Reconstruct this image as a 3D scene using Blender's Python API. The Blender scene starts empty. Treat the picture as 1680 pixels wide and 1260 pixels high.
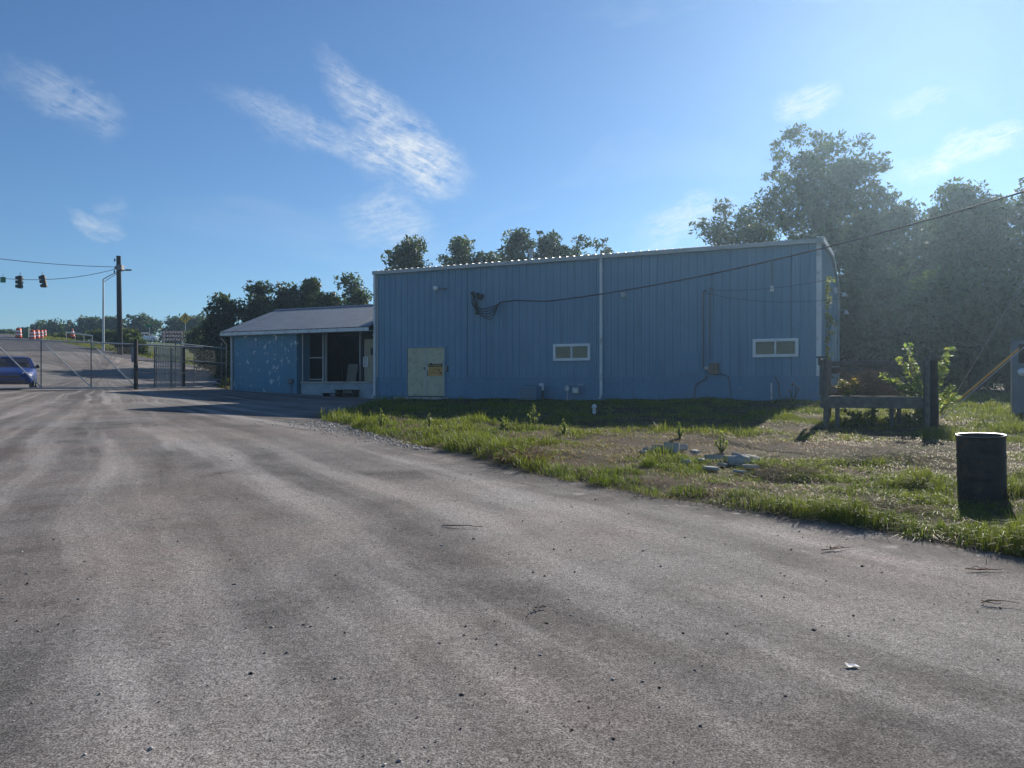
import bpy, math, random
import numpy as np
from mathutils import Vector, Matrix
R = math.radians
random.seed(7)
rng = np.random.default_rng(11)
scene = bpy.context.scene
COL = scene.collection

# ------------------------------------------------------------------ camera
F = 1262.0            # focal length in pixels of the 1680 px wide photograph
CZ = 1.72             # eye height
cam_d = bpy.data.cameras.new('camera')
cam = bpy.data.objects.new('camera', cam_d); COL.objects.link(cam)
cam.location = (0, 0, CZ); cam.rotation_euler = (R(90), 0, 0)
cam_d.sensor_width = 36.0; cam_d.lens = 36.0 * F / 1680.0
cam_d.clip_start = 0.05; cam_d.clip_end = 3000
scene.camera = cam

# ------------------------------------------------------------------ sky, sun, exposure
SUN_AZ, SUN_EL = R(28.8), R(25.8)
SKY_STRENGTH, SUN_STRENGTH, EXPOSURE = 0.070, 4.9, 0.6
world = bpy.data.worlds.new('World'); scene.world = world; world.use_nodes = True
wt = world.node_tree; wt.nodes.clear()
def wn(t, **k):
    n = wt.nodes.new(t)
    for a, b in k.items(): setattr(n, a, b)
    return n
def wmath(op, a, b=None, c=None, clamp=False):
    n = wn('ShaderNodeMath', operation=op, use_clamp=clamp)
    for i, v in enumerate((a, b, c)):
        if v is None: continue
        if isinstance(v, (int, float)): n.inputs[i].default_value = v
        else: wt.links.new(v, n.inputs[i])
    return n.outputs[0]
sky = wn('ShaderNodeTexSky', sky_type='NISHITA', sun_disc=False)
sky.sun_elevation = SUN_EL; sky.sun_rotation = SUN_AZ
sky.altitude = 150; sky.air_density = 1.0; sky.dust_density = 0.13; sky.ozone_density = 2.5
tc = wn('ShaderNodeTexCoord'); sep = wn('ShaderNodeSeparateXYZ')
wt.links.new(tc.outputs['Generated'], sep.inputs[0])
AZ = wmath('ARCTAN2', sep.outputs[0], sep.outputs[1])
EL = wmath('ARCSINE', sep.outputs[2])
def wcomb(x, y, z=0.0):
    n = wn('ShaderNodeCombineXYZ')
    for i, v in enumerate((x, y, z)):
        if isinstance(v, (int, float)): n.inputs[i].default_value = v
        else: wt.links.new(v, n.inputs[i])
    return n.outputs[0]
def wnoise(vec, scale, detail=5, rough=0.6, dist=0.0):
    n = wn('ShaderNodeTexNoise'); n.inputs['Scale'].default_value = scale
    n.inputs['Detail'].default_value = detail; n.inputs['Roughness'].default_value = rough
    n.inputs['Distortion'].default_value = dist
    wt.links.new(vec, n.inputs['Vector']); return n.outputs['Fac']
warp1 = wmath('MULTIPLY', wmath('SUBTRACT', wnoise(wcomb(AZ, EL), 11, 4), 0.5), 0.075)
warp2 = wmath('MULTIPLY', wmath('SUBTRACT', wnoise(wcomb(AZ, EL, 7.3), 11, 4), 0.5), 0.075)
AZw, ELw = wmath('ADD', AZ, warp1), wmath('ADD', EL, warp2)
def ae(px, py):
    return math.atan((px - 840) / F), math.atan((630 - py) / math.hypot(F, px - 840))
BLOT = wmath('MULTIPLY', wnoise(wcomb(AZ, wmath('MULTIPLY', EL, 1.7), 2.0), 30, 5, 0.7, 0.4), 0.62)
def fibres(fib, z):
    cf, sf = math.cos(R(fib)), math.sin(R(fib))
    fa, fe = wmath('ADD', AZ, wmath('MULTIPLY', warp1, 0.12)), wmath('ADD', EL, wmath('MULTIPLY', warp2, 0.12))
    fu = wmath('ADD', wmath('MULTIPLY', fa, cf), wmath('MULTIPLY', fe, sf))
    fv = wmath('SUBTRACT', wmath('MULTIPLY', fe, cf), wmath('MULTIPLY', fa, sf))
    f = wnoise(wcomb(wmath('MULTIPLY', fu, 24.0), wmath('MULTIPLY', fv, 125.0), z), 1.0, 5, 0.75, 0.7)
    return wmath('MULTIPLY', wmath('SUBTRACT', wmath('ADD', wmath('MULTIPLY', f, 0.62), BLOT), 0.46, clamp=True), 2.7, clamp=True)
FIB = [fibres(-21, 1.0), fibres(16, 5.0)]
def wisp(p0, p1, wid, strength, fib, soft=1.0, fs=1.0):
    """one cirrus streak from p0 to p1 (photograph pixels -> sky angles); fib = fibre direction in degrees"""
    a0, e0 = ae(*p0); a1, e1 = ae(*p1)
    ca, ce = (a0 + a1) / 2, (e0 + e1) / 2
    ln = math.hypot(a1 - a0, e1 - e0) / 2; th = math.atan2(e1 - e0, a1 - a0)
    dx, dy = wmath('SUBTRACT', AZw, ca), wmath('SUBTRACT', ELw, ce)
    c, s = math.cos(th), math.sin(th)
    u = wmath('MULTIPLY', wmath('ADD', wmath('MULTIPLY', dx, c), wmath('MULTIPLY', dy, s)), 1 / ln)
    v = wmath('MULTIPLY', wmath('SUBTRACT', wmath('MULTIPLY', dy, c), wmath('MULTIPLY', dx, s)), F / wid)
    r = wmath('ADD', wmath('POWER', wmath('ABSOLUTE', u), 2.0), wmath('POWER', wmath('ABSOLUTE', v), 2.0))
    m = wmath('SUBTRACT', 1.25, r, clamp=True)
    m = wmath('POWER', m, 1.5 * soft)
    f = FIB[0 if fib < 0 else 1]
    return wmath('MULTIPLY', wmath('MULTIPLY', m, f), strength)
CL = [wisp((515, 90), (775, 310), 42, 0.75, -24), wisp((350, 150), (760, 300), 34, 0.5, -20),
      wisp((560, 250), (770, 290), 46, 0.45, -12), wisp((0, 95), (200, 210), 36, 0.42, -20),
      wisp((560, 345), (730, 365), 46, 0.55, 14), wisp((100, 340), (220, 385), 12, 0.5, -22), wisp((165, 310), (185, 370), 22, 0.25, 50),
      wisp((1270, 175), (1385, 140), 26, 0.7, 22), wisp((1470, 285), (1720, 215), 28, 0.95, 16),
      wisp((1040, 390), (1215, 330), 38, 0.6, 12), wisp((1440, 190), (1560, 160), 14, 0.4, 22),
      wisp((-160, 150), (-20, 120), 40, 0.4, -20), wisp((1760, 180), (1960, 120), 40, 0.5, 20)]
tot = CL[0]
for c_ in CL[1:]: tot = wmath('ADD', tot, c_)
veil = wnoise(wcomb(wmath('MULTIPLY', AZ, 2.2), wmath('MULTIPLY', EL, 7.0), 4.0), 1.0, 4, 0.6, 0.8)
veil = wmath('MULTIPLY', wmath('SUBTRACT', veil, 0.57, clamp=True), 0.7)
tot = wmath('MINIMUM', wmath('ADD', tot, veil), 0.9)
tot = wmath('MULTIPLY', tot, wmath('GREATER_THAN', EL, 0.0))
mixc = wn('ShaderNodeMix', data_type='RGBA')
tint = wn('ShaderNodeMix', data_type='RGBA', blend_type='MULTIPLY'); tint.inputs['Factor'].default_value = 1.0
wt.links.new(sky.outputs[0], tint.inputs['A']); tint.inputs['B'].default_value = (0.58, 0.79, 1.0, 1)
wt.links.new(tot, mixc.inputs['Factor']); wt.links.new(tint.outputs['Result'], mixc.inputs['A'])
mixc.inputs['B'].default_value = (7.4, 7.9, 8.4, 1)
bg = wn('ShaderNodeBackground'); bg.inputs['Strength'].default_value = SKY_STRENGTH
wt.links.new(mixc.outputs['Result'], bg.inputs['Color'])
world.cycles.sampling_method = 'MANUAL'; world.cycles.sample_map_resolution = 256
wo = wn('ShaderNodeOutputWorld'); wt.links.new(bg.outputs[0], wo.inputs[0])

sun_d = bpy.data.lights.new('sun', 'SUN'); sun_d.energy = SUN_STRENGTH; sun_d.angle = R(0.53)
sun_d.color = (1.0, 0.925, 0.82)
sun = bpy.data.objects.new('sun', sun_d); COL.objects.link(sun)
sdir = Vector((math.sin(SUN_AZ) * math.cos(SUN_EL), math.cos(SUN_AZ) * math.cos(SUN_EL), math.sin(SUN_EL)))
sun.rotation_euler = sdir.to_track_quat('Z', 'Y').to_euler(); sun.location = (30, 50, 60)
vs = scene.view_settings
vs.view_transform = 'Standard'; vs.look = 'None'; vs.gamma = 1; vs.exposure = EXPOSURE; vs.use_curve_mapping = False
scene.cycles.use_denoising = True
scene.cycles.max_bounces = 8; scene.cycles.transparent_max_bounces = 12
scene.cycles.volume_bounces = 0
scene.cycles.sample_clamp_indirect = 6

# ------------------------------------------------------------------ helpers
def P(px, py, d):
    return Vector(((px - 840) / F * d, d, (630 - py) / F * d + CZ))
def tag(o, label=None, cat=None, group=None, kind=None):
    if label: o['label'] = label
    if cat: o['category'] = cat
    if group: o['group'] = group
    if kind: o['kind'] = kind
    return o
def empty(name, loc=(0, 0, 0), rz=0, parent=None):
    o = bpy.data.objects.new(name, None); COL.objects.link(o)
    o.location = loc; o.rotation_euler = (0, 0, rz); o.empty_display_size = 0.2
    if parent: o.parent = parent
    return o
def link(name, me, mat=None, parent=None, smooth=False):
    o = bpy.data.objects.new(name, me); COL.objects.link(o)
    if mat and not me.materials: me.materials.append(mat)
    if parent: o.parent = parent
    if smooth: me.polygons.foreach_set('use_smooth', np.ones(len(me.polygons), dtype=bool))
    return o
class MB:
    def __init__(s): s.v = []; s.f = []
    def add(s, vs, fs):
        n = len(s.v); s.v += [tuple(p) for p in vs]; s.f += [tuple(i + n for i in f) for f in fs]; return s
    def box(s, x0, x1, y0, y1, z0, z1, M=None):
        p = [Vector(q) for q in ((x0,y0,z0),(x1,y0,z0),(x1,y1,z0),(x0,y1,z0),(x0,y0,z1),(x1,y0,z1),(x1,y1,z1),(x0,y1,z1))]
        if M: p = [M @ q for q in p]
        return s.add(p, [(0,3,2,1),(4,5,6,7),(0,1,5,4),(1,2,6,5),(2,3,7,6),(3,0,4,7)])
    def bbox(s, x0, x1, y0, y1, z0, z1, b=0.01, M=None):
        """box with chamfered vertical and top edges"""
        ring = lambda i, z: [(x0+i+b,y0+i,z),(x1-i-b,y0+i,z),(x1-i,y0+i+b,z),(x1-i,y1-i-b,z),(x1-i-b,y1-i,z),(x0+i+b,y1-i,z),(x0+i,y1-i-b,z),(x0+i,y0+i+b,z)]
        p = ring(b, z0) + ring(0, z0 + b) + ring(0, z1 - b) + ring(b, z1)
        if M: p = [M @ Vector(q) for q in p]
        fs = [tuple(reversed(range(8))), tuple(range(24, 32))]
        for k in range(3):
            for i in range(8):
                j = (i + 1) % 8; fs.append((k*8+i, k*8+j, k*8+8+j, k*8+8+i))
        return s.add(p, fs)
    def tube(s, pts, r, n=8, cap=True):
        pts = [Vector(p) for p in pts]; rs = r if isinstance(r, (list, tuple)) else [r] * len(pts)
        vs, fs = [], []
        up = None
        for i, p in enumerate(pts):
            d = (pts[min(i+1, len(pts)-1)] - pts[max(i-1, 0)]).normalized()
            if up is None: up = d.orthogonal().normalized()
            up = (up - d * up.dot(d)); up = up.normalized() if up.length > 1e-6 else d.orthogonal().normalized()
            w = d.cross(up)
            for k in range(n):
                a = 2 * math.pi * k / n
                vs.append(p + (up * math.cos(a) + w * math.sin(a)) * rs[i])
        for i in range(len(pts) - 1):
            for k in range(n):
                j = (k + 1) % n; fs.append((i*n+k, i*n+j, (i+1)*n+j, (i+1)*n+k))
        if cap:
            fs.append(tuple(reversed(range(n)))); fs.append(tuple((len(pts)-1)*n + k for k in range(n)))
        return s.add(vs, fs)
    def lathe(s, prof, n=24, M=None, close=False):
        vs, fs = [], []
        for r_, z in prof:
            for k in range(n):
                a = 2 * math.pi * k / n
                q = Vector((r_ * math.cos(a), r_ * math.sin(a), z)); vs.append(M @ q if M else q)
        for i in range(len(prof) - 1):
            for k in range(n):
                j = (k + 1) % n; fs.append((i*n+k, i*n+j, (i+1)*n+j, (i+1)*n+k))
        return s.add(vs, fs)
    def mesh(s, name):
        me = bpy.data.meshes.new(name); me.from_pydata(s.v, [], s.f); me.update(); return me
    def build(s, name, mat, parent=None, smooth=False):
        return link(name, s.mesh(name), mat, parent, smooth)
def bar_matrix(a, b, roll=0):
    a, b = Vector(a), Vector(b); d = b - a
    return Matrix.Translation(a) @ d.to_track_quat('X', 'Z').to_matrix().to_4x4() @ Matrix.Rotation(roll, 4, 'X'), d.length
def bar(mb, a, b, w, h, roll=0):
    M, L = bar_matrix(a, b, roll); return mb.box(0, L, -w/2, w/2, -h/2, h/2, M)
def fast_mesh(name, verts, quads=None, tris=None, colors=None):
    """numpy -> mesh"""
    me = bpy.data.meshes.new(name)
    me.vertices.add(len(verts)); me.vertices.foreach_set('co', np.asarray(verts, dtype=np.float32).ravel())
    nq = 0 if quads is None else len(quads); nt = 0 if tris is None else len(tris)
    idx = np.concatenate([a.ravel() for a in (quads, tris) if a is not None]).astype(np.int32)
    me.loops.add(len(idx)); me.loops.foreach_set('vertex_index', idx)
    starts = np.concatenate([np.arange(nq) * 4, nq * 4 + np.arange(nt) * 3]).astype(np.int32)
    me.polygons.add(nq + nt); me.polygons.foreach_set('loop_start', starts)
    if colors is not None:
        at = me.color_attributes.new('tint', 'FLOAT_COLOR', 'POINT')
        c4 = np.ones((len(verts), 4), dtype=np.float32); c4[:, :3] = colors
        at.data.foreach_set('color', c4.ravel())
    me.update(calc_edges=True)
    return me
_vn = {}
def vnoise(x, y, scale, seed=0):
    if seed not in _vn: _vn[seed] = np.random.default_rng(1000 + seed).random((128, 128))
    g = _vn[seed]; x = np.asarray(x, float) * scale + 500; y = np.asarray(y, float) * scale + 500
    xi, yi = np.floor(x).astype(int), np.floor(y).astype(int); fx, fy = x - xi, y - yi
    fx = fx*fx*(3-2*fx); fy = fy*fy*(3-2*fy)
    a = g[xi % 128, yi % 128]; b = g[(xi+1) % 128, yi % 128]; c = g[xi % 128, (yi+1) % 128]; d = g[(xi+1) % 128, (yi+1) % 128]
    return (a*(1-fx)+b*fx)*(1-fy) + (c*(1-fx)+d*fx)*fy

# ------------------------------------------------------------------ materials
class NT:
    def __init__(s, name):
        s.m = bpy.data.materials.new(name); s.m.use_nodes = True
        s.t = s.m.node_tree; s.t.nodes.clear()
        s.out = s.n('ShaderNodeOutputMaterial')
    def n(s, t, **k):
        nd = s.t.nodes.new(t)
        for a, b in k.items(): setattr(nd, a, b)
        return nd
    def set(s, sock, v):
        if isinstance(v, bpy.types.NodeSocket): s.t.links.new(v, sock)
        elif isinstance(v, (tuple, list)) and len(v) == 3 and sock.type == 'RGBA': sock.default_value = (*v, 1)
        else: sock.default_value = v
    def math(s, op, a, b=0.0, clamp=False):
        nd = s.n('ShaderNodeMath', operation=op, use_clamp=clamp); s.set(nd.inputs[0], a); s.set(nd.inputs[1], b); return nd.outputs[0]
    def coord(s, kind='Object', scale=(1, 1, 1), rot=(0, 0, 0)):
        if kind == 'Position': o = s.n('ShaderNodeNewGeometry').outputs['Position']
        else: o = s.n('ShaderNodeTexCoord').outputs[kind]
        mp = s.n('ShaderNodeMapping'); mp.inputs['Scale'].default_value = scale; mp.inputs['Rotation'].default_value = rot
        s.set(mp.inputs['Vector'], o); return mp.outputs[0]
    def noise(s, vec, scale, detail=4, rough=0.55, dist=0.0):
        nd = s.n('ShaderNodeTexNoise'); s.set(nd.inputs['Vector'], vec); nd.inputs['Scale'].default_value = scale
        nd.inputs['Detail'].default_value = detail; nd.inputs['Roughness'].default_value = rough; nd.inputs['Distortion'].default_value = dist
        return nd.outputs['Fac']
    def ramp(s, fac, *stops):
        nd = s.n('ShaderNodeValToRGB'); s.set(nd.inputs[0], fac); el = nd.color_ramp.elements
        while len(el) < len(stops): el.new(0.5)
        for e, (p, c) in zip(el, stops):
            e.position = p; e.color = (*c, 1) if not isinstance(c, (int, float)) else (c, c, c, 1)
        return nd.outputs[0]
    def mix(s, fac, a, b, mode='MIX'):
        nd = s.n('ShaderNodeMix', data_type='RGBA', blend_type=mode); s.set(nd.inputs['Factor'], fac); s.set(nd.inputs['A'], a); s.set(nd.inputs['B'], b)
        return nd.outputs['Result']
    def bump(s, h, strength=0.3, dist=0.01, normal=None):
        nd = s.n('ShaderNodeBump'); nd.inputs['Strength'].default_value = strength; nd.inputs['Distance'].default_value = dist
        s.set(nd.inputs['Height'], h)
        if normal is not None: s.set(nd.inputs['Normal'], normal)
        return nd.outputs[0]
    def bsdf(s, color, rough=0.6, metal=0.0, spec=0.4, normal=None, **kw):
        nd = s.n('ShaderNodeBsdfPrincipled'); s.set(nd.inputs['Base Color'], color); s.set(nd.inputs['Roughness'], rough)
        s.set(nd.inputs['Metallic'], metal); nd.inputs['Specular IOR Level'].default_value = spec
        if normal is not None: s.set(nd.inputs['Normal'], normal)
        for k, v in kw.items(): s.set(nd.inputs[k], v)
        return nd.outputs[0]
    def done(s, shader):
        s.t.links.new(shader, s.out.inputs['Surface']); return s.m
def simple(name, color, rough=0.6, metal=0.0, spec=0.4, var=0.25, scale=3.0, fine=60.0, bump=0.15, dirt=None, kind='Object'):
    t = NT(name); v = t.coord(kind)
    a = t.noise(v, scale, 5, 0.6); b = t.noise(v, fine, 3, 0.5)
    lo = tuple(c * (1 - var) for c in color); hi = tuple(min(1, c * (1 + var)) for c in color)
    c = t.ramp(a, (0.3, lo), (0.7, hi))
    if dirt: c = t.mix(t.ramp(t.noise(v, scale * 1.7, 6, 0.7), (0.52, 0), (0.68, 1)), c, dirt)
    c = t.mix(0.18, c, t.ramp(b, (0.3, 0.0), (0.7, 1.0)), 'OVERLAY')
    return t.done(t.bsdf(c, rough, metal, spec, t.bump(b, bump, 0.004)))
def wall_paint(name, base, faded, peel=0.0):
    t = NT(name); v = t.coord('Position')
    st = t.noise(t.coord('Position', (2.2, 2.2, 0.10)), 1.4, 6, 0.65)
    bl = t.noise(v, 0.35, 4, 0.6); fn = t.noise(v, 40, 4, 0.6)
    c = t.mix(t.ramp(st, (0.32, 0), (0.72, 1)), base, faded)
    c = t.mix(t.math('MULTIPLY', t.ramp(bl, (0.35, 0), (0.7, 1)), 0.45), c, tuple(x * 0.82 for x in base))
    grime = t.ramp(t.noise(t.coord('Position', (6, 6, 0.4)), 1.0, 5, 0.7), (0.55, 0), (0.75, 1))
    c = t.mix(t.math('MULTIPLY', grime, 0.38), c, (0.10, 0.11, 0.11))
    if peel:
        pl = t.ramp(t.noise(t.coord('Position', (1, 1, 0.8)), 4.2, 5, 0.62), (peel, 0), (peel + 0.02, 1))
        band = t.ramp(t.noise(v, 0.9, 3, 0.5), (0.38, 0), (0.54, 1))
        c = t.mix(t.math('MULTIPLY', pl, band), c, (0.56, 0.60, 0.62))
    return t.done(t.bsdf(c, 0.55, 0, 0.35, t.bump(fn, 0.12, 0.004)))
MAT = {}
MAT['blue_metal'] = wall_paint('blue_painted_metal', (0.136, 0.262, 0.370), (0.176, 0.302, 0.410))
MAT['blue_block'] = wall_paint('blue_painted_block', (0.110, 0.232, 0.348), (0.142, 0.268, 0.382))
MAT['blue_block_peel'] = wall_paint('peeling_blue_block', (0.085, 0.235, 0.345), (0.110, 0.262, 0.372), 0.59)
MAT['white_trim'] = simple('white_trim', (0.62, 0.64, 0.64), 0.5, var=0.1, scale=2, dirt=(0.40, 0.40, 0.38))
MAT['grey_trim'] = simple('grey_trim', (0.42, 0.43, 0.43), 0.5, var=0.12, scale=2)
MAT['galv'] = simple('galvanised', (0.42, 0.43, 0.44), 0.42, 0.75, var=0.15, scale=8)
MAT['galv_dark'] = simple('weathered_galvanised', (0.16, 0.165, 0.17), 0.55, 0.6, var=0.2, scale=8)
MAT['roof_metal'] = simple('grey_roof_metal', (0.175, 0.215, 0.27), 0.5, 0.15, var=0.14, scale=1.5, dirt=(0.16, 0.165, 0.18))
MAT['door_tan'] = simple('faded_tan_door', (0.50, 0.455, 0.31), 0.6, var=0.12, scale=2, dirt=(0.30, 0.28, 0.22))
MAT['door_cream'] = simple('cream_door', (0.36, 0.32, 0.23), 0.6, var=0.15, scale=2)
MAT['orange_sign'] = simple('faded_orange_sign', (0.62, 0.33, 0.08), 0.55, var=0.15, scale=6)
MAT['black'] = simple('black_paint', (0.015, 0.015, 0.017), 0.6, var=0.2)
MAT['cable'] = simple('black_cable', (0.022, 0.022, 0.024), 0.6, var=0.2)
MAT['white'] = simple('white_paint', (0.75, 0.75, 0.74), 0.5, var=0.08)
MAT['paper'] = simple('white_paper', (0.72, 0.72, 0.70), 0.8, var=0.05)
MAT['concrete'] = simple('old_concrete', (0.38, 0.36, 0.33), 0.9, var=0.25, scale=4, fine=120, bump=0.5)
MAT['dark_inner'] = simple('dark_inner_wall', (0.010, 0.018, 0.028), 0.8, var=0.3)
MAT['brown_board'] = simple('brown_board', (0.15, 0.10, 0.075), 0.8, var=0.3, scale=5)
MAT['grey_wood'] = simple('weathered_wood', (0.130, 0.115, 0.102), 0.85, var=0.35, scale=9, fine=90, bump=0.6)
MAT['dark_wood'] = simple('dark_creosote_wood', (0.036, 0.031, 0.028), 0.9, var=0.35, scale=6, fine=70, bump=0.7)
MAT['bark'] = simple('bark', (0.075, 0.062, 0.05), 0.95, var=0.35, scale=4, fine=30, bump=0.9)
MAT['drum'] = simple('rusty_drum_steel', (0.030, 0.028, 0.028), 0.6, 0.3, var=0.35, scale=5, dirt=(0.07, 0.045, 0.032))
MAT['yellow_guard'] = simple('orange_yellow_guard', (0.62, 0.30, 0.05), 0.5, var=0.15)
MAT['cabinet'] = simple('grey_cabinet', (0.17, 0.19, 0.22), 0.5, 0.1, var=0.12, scale=2)
MAT['barrel_orange'] = simple('orange_plastic', (0.72, 0.09, 0.03), 0.45, var=0.08)
MAT['sign_yellow'] = simple('sign_yellow', (0.75, 0.45, 0.03), 0.4, var=0.06)
MAT['sign_green'] = simple('sign_green', (0.02, 0.18, 0.10), 0.4, var=0.06)
MAT['signal_black'] = simple('signal_housing', (0.02, 0.022, 0.022), 0.5, var=0.15)
MAT['rubber'] = simple('rubber', (0.015, 0.015, 0.015), 0.8, var=0.2)
MAT['alloy'] = simple('alloy', (0.5, 0.5, 0.52), 0.3, 0.9, var=0.1)
MAT['car_blue'] = NT('blue_car_paint'); MAT['car_blue'] = MAT['car_blue'].done(MAT['car_blue'].bsdf((0.007, 0.040, 0.200), 0.4, 0.0, 0.25, **{'Coat Weight': 0.08, 'Coat Roughness': 0.05}))
MAT['car_white'] = NT('white_car_paint'); MAT['car_white'] = MAT['car_white'].done(MAT['car_white'].bsdf((0.78, 0.79, 0.8), 0.3, 0.0, 0.5, **{'Coat Weight': 0.8, 'Coat Roughness': 0.05}))
def glass_mat(name, tint=(0.05, 0.06, 0.065), alpha=0.35, refl=0.9):
    t = NT(name); fr = t.n('ShaderNodeFresnel'); fr.inputs[0].default_value = 1.5
    g = t.n('ShaderNodeBsdfGlossy'); g.inputs['Roughness'].default_value = 0.06; g.inputs['Color'].default_value = (0.9, 0.92, 0.95, 1)
    tr = t.n('ShaderNodeBsdfTransparent'); tr.inputs['Color'].default_value = (*[0.55 + x for x in tint], 1)
    df = t.n('ShaderNodeBsdfDiffuse'); df.inputs['Color'].default_value = (0.20, 0.20, 0.18, 1)
    m0 = t.n('ShaderNodeMixShader'); t.set(m0.inputs[0], t.math('MULTIPLY', t.ramp(t.noise(t.coord('Object'), 3, 5), (0.35, 0.4), (0.7, 1.0)), alpha)); t.t.links.new(tr.outputs[0], m0.inputs[1]); t.t.links.new(df.outputs[0], m0.inputs[2])
    m1 = t.n('ShaderNodeMixShader'); t.set(m1.inputs[0], t.math('MULTIPLY', fr.outputs[0], refl)); t.t.links.new(m0.outputs[0], m1.inputs[1]); t.t.links.new(g.outputs[0], m1.inputs[2])
    return t.done(m1.outputs[0])
MAT['dusty_glass'] = glass_mat('dusty_window_glass', alpha=0.14)
MAT['glass'] = glass_mat('window_glass', alpha=0.06)
MAT['dim_glass'] = glass_mat('dimmed_porch_glass', alpha=0.05, refl=0.25)  # porch pane kept dark by cutting its reflection in the material
t = NT('lens'); MAT['lens'] = t.done(t.bsdf((0.8, 0.82, 0.85), 0.12, 0.2, 0.6))
def leaf_mat(name, base, trans, vary=0.5, tf=0.42):
    t = NT(name); at = t.n('ShaderNodeAttribute', attribute_name='tint')
    v = t.coord('Position')
    c = t.mix(1.0, base, at.outputs['Color'], 'MULTIPLY')
    c2 = t.mix(1.0, trans, at.outputs['Color'], 'MULTIPLY')
    nz = t.ramp(t.noise(v, 0.6, 3), (0.3, 1 - vary * 0.6), (0.7, 1 + vary * 0.4))
    c = t.mix(1.0, c, nz, 'MULTIPLY')
    d = t.bsdf(c, 0.55, 0, 0.35)
    tr = t.n('ShaderNodeBsdfTranslucent'); t.set(tr.inputs['Color'], c2)
    m = t.n('ShaderNodeMixShader'); m.inputs[0].default_value = tf
    t.t.links.new(d, m.inputs[1]); t.t.links.new(tr.outputs[0], m.inputs[2])
    return t.done(m.outputs[0])
MAT['leaf'] = leaf_mat('tree_leaves', (0.055, 0.085, 0.030), (0.075, 0.115, 0.022))
MAT['leaf_light'] = leaf_mat('bush_leaves', (0.10, 0.15, 0.045), (0.24, 0.32, 0.07))
MAT['grass'] = leaf_mat('grass_blades', (1, 1, 1), (1.35, 1.4, 0.8), 0.3, 0.52)

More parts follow.
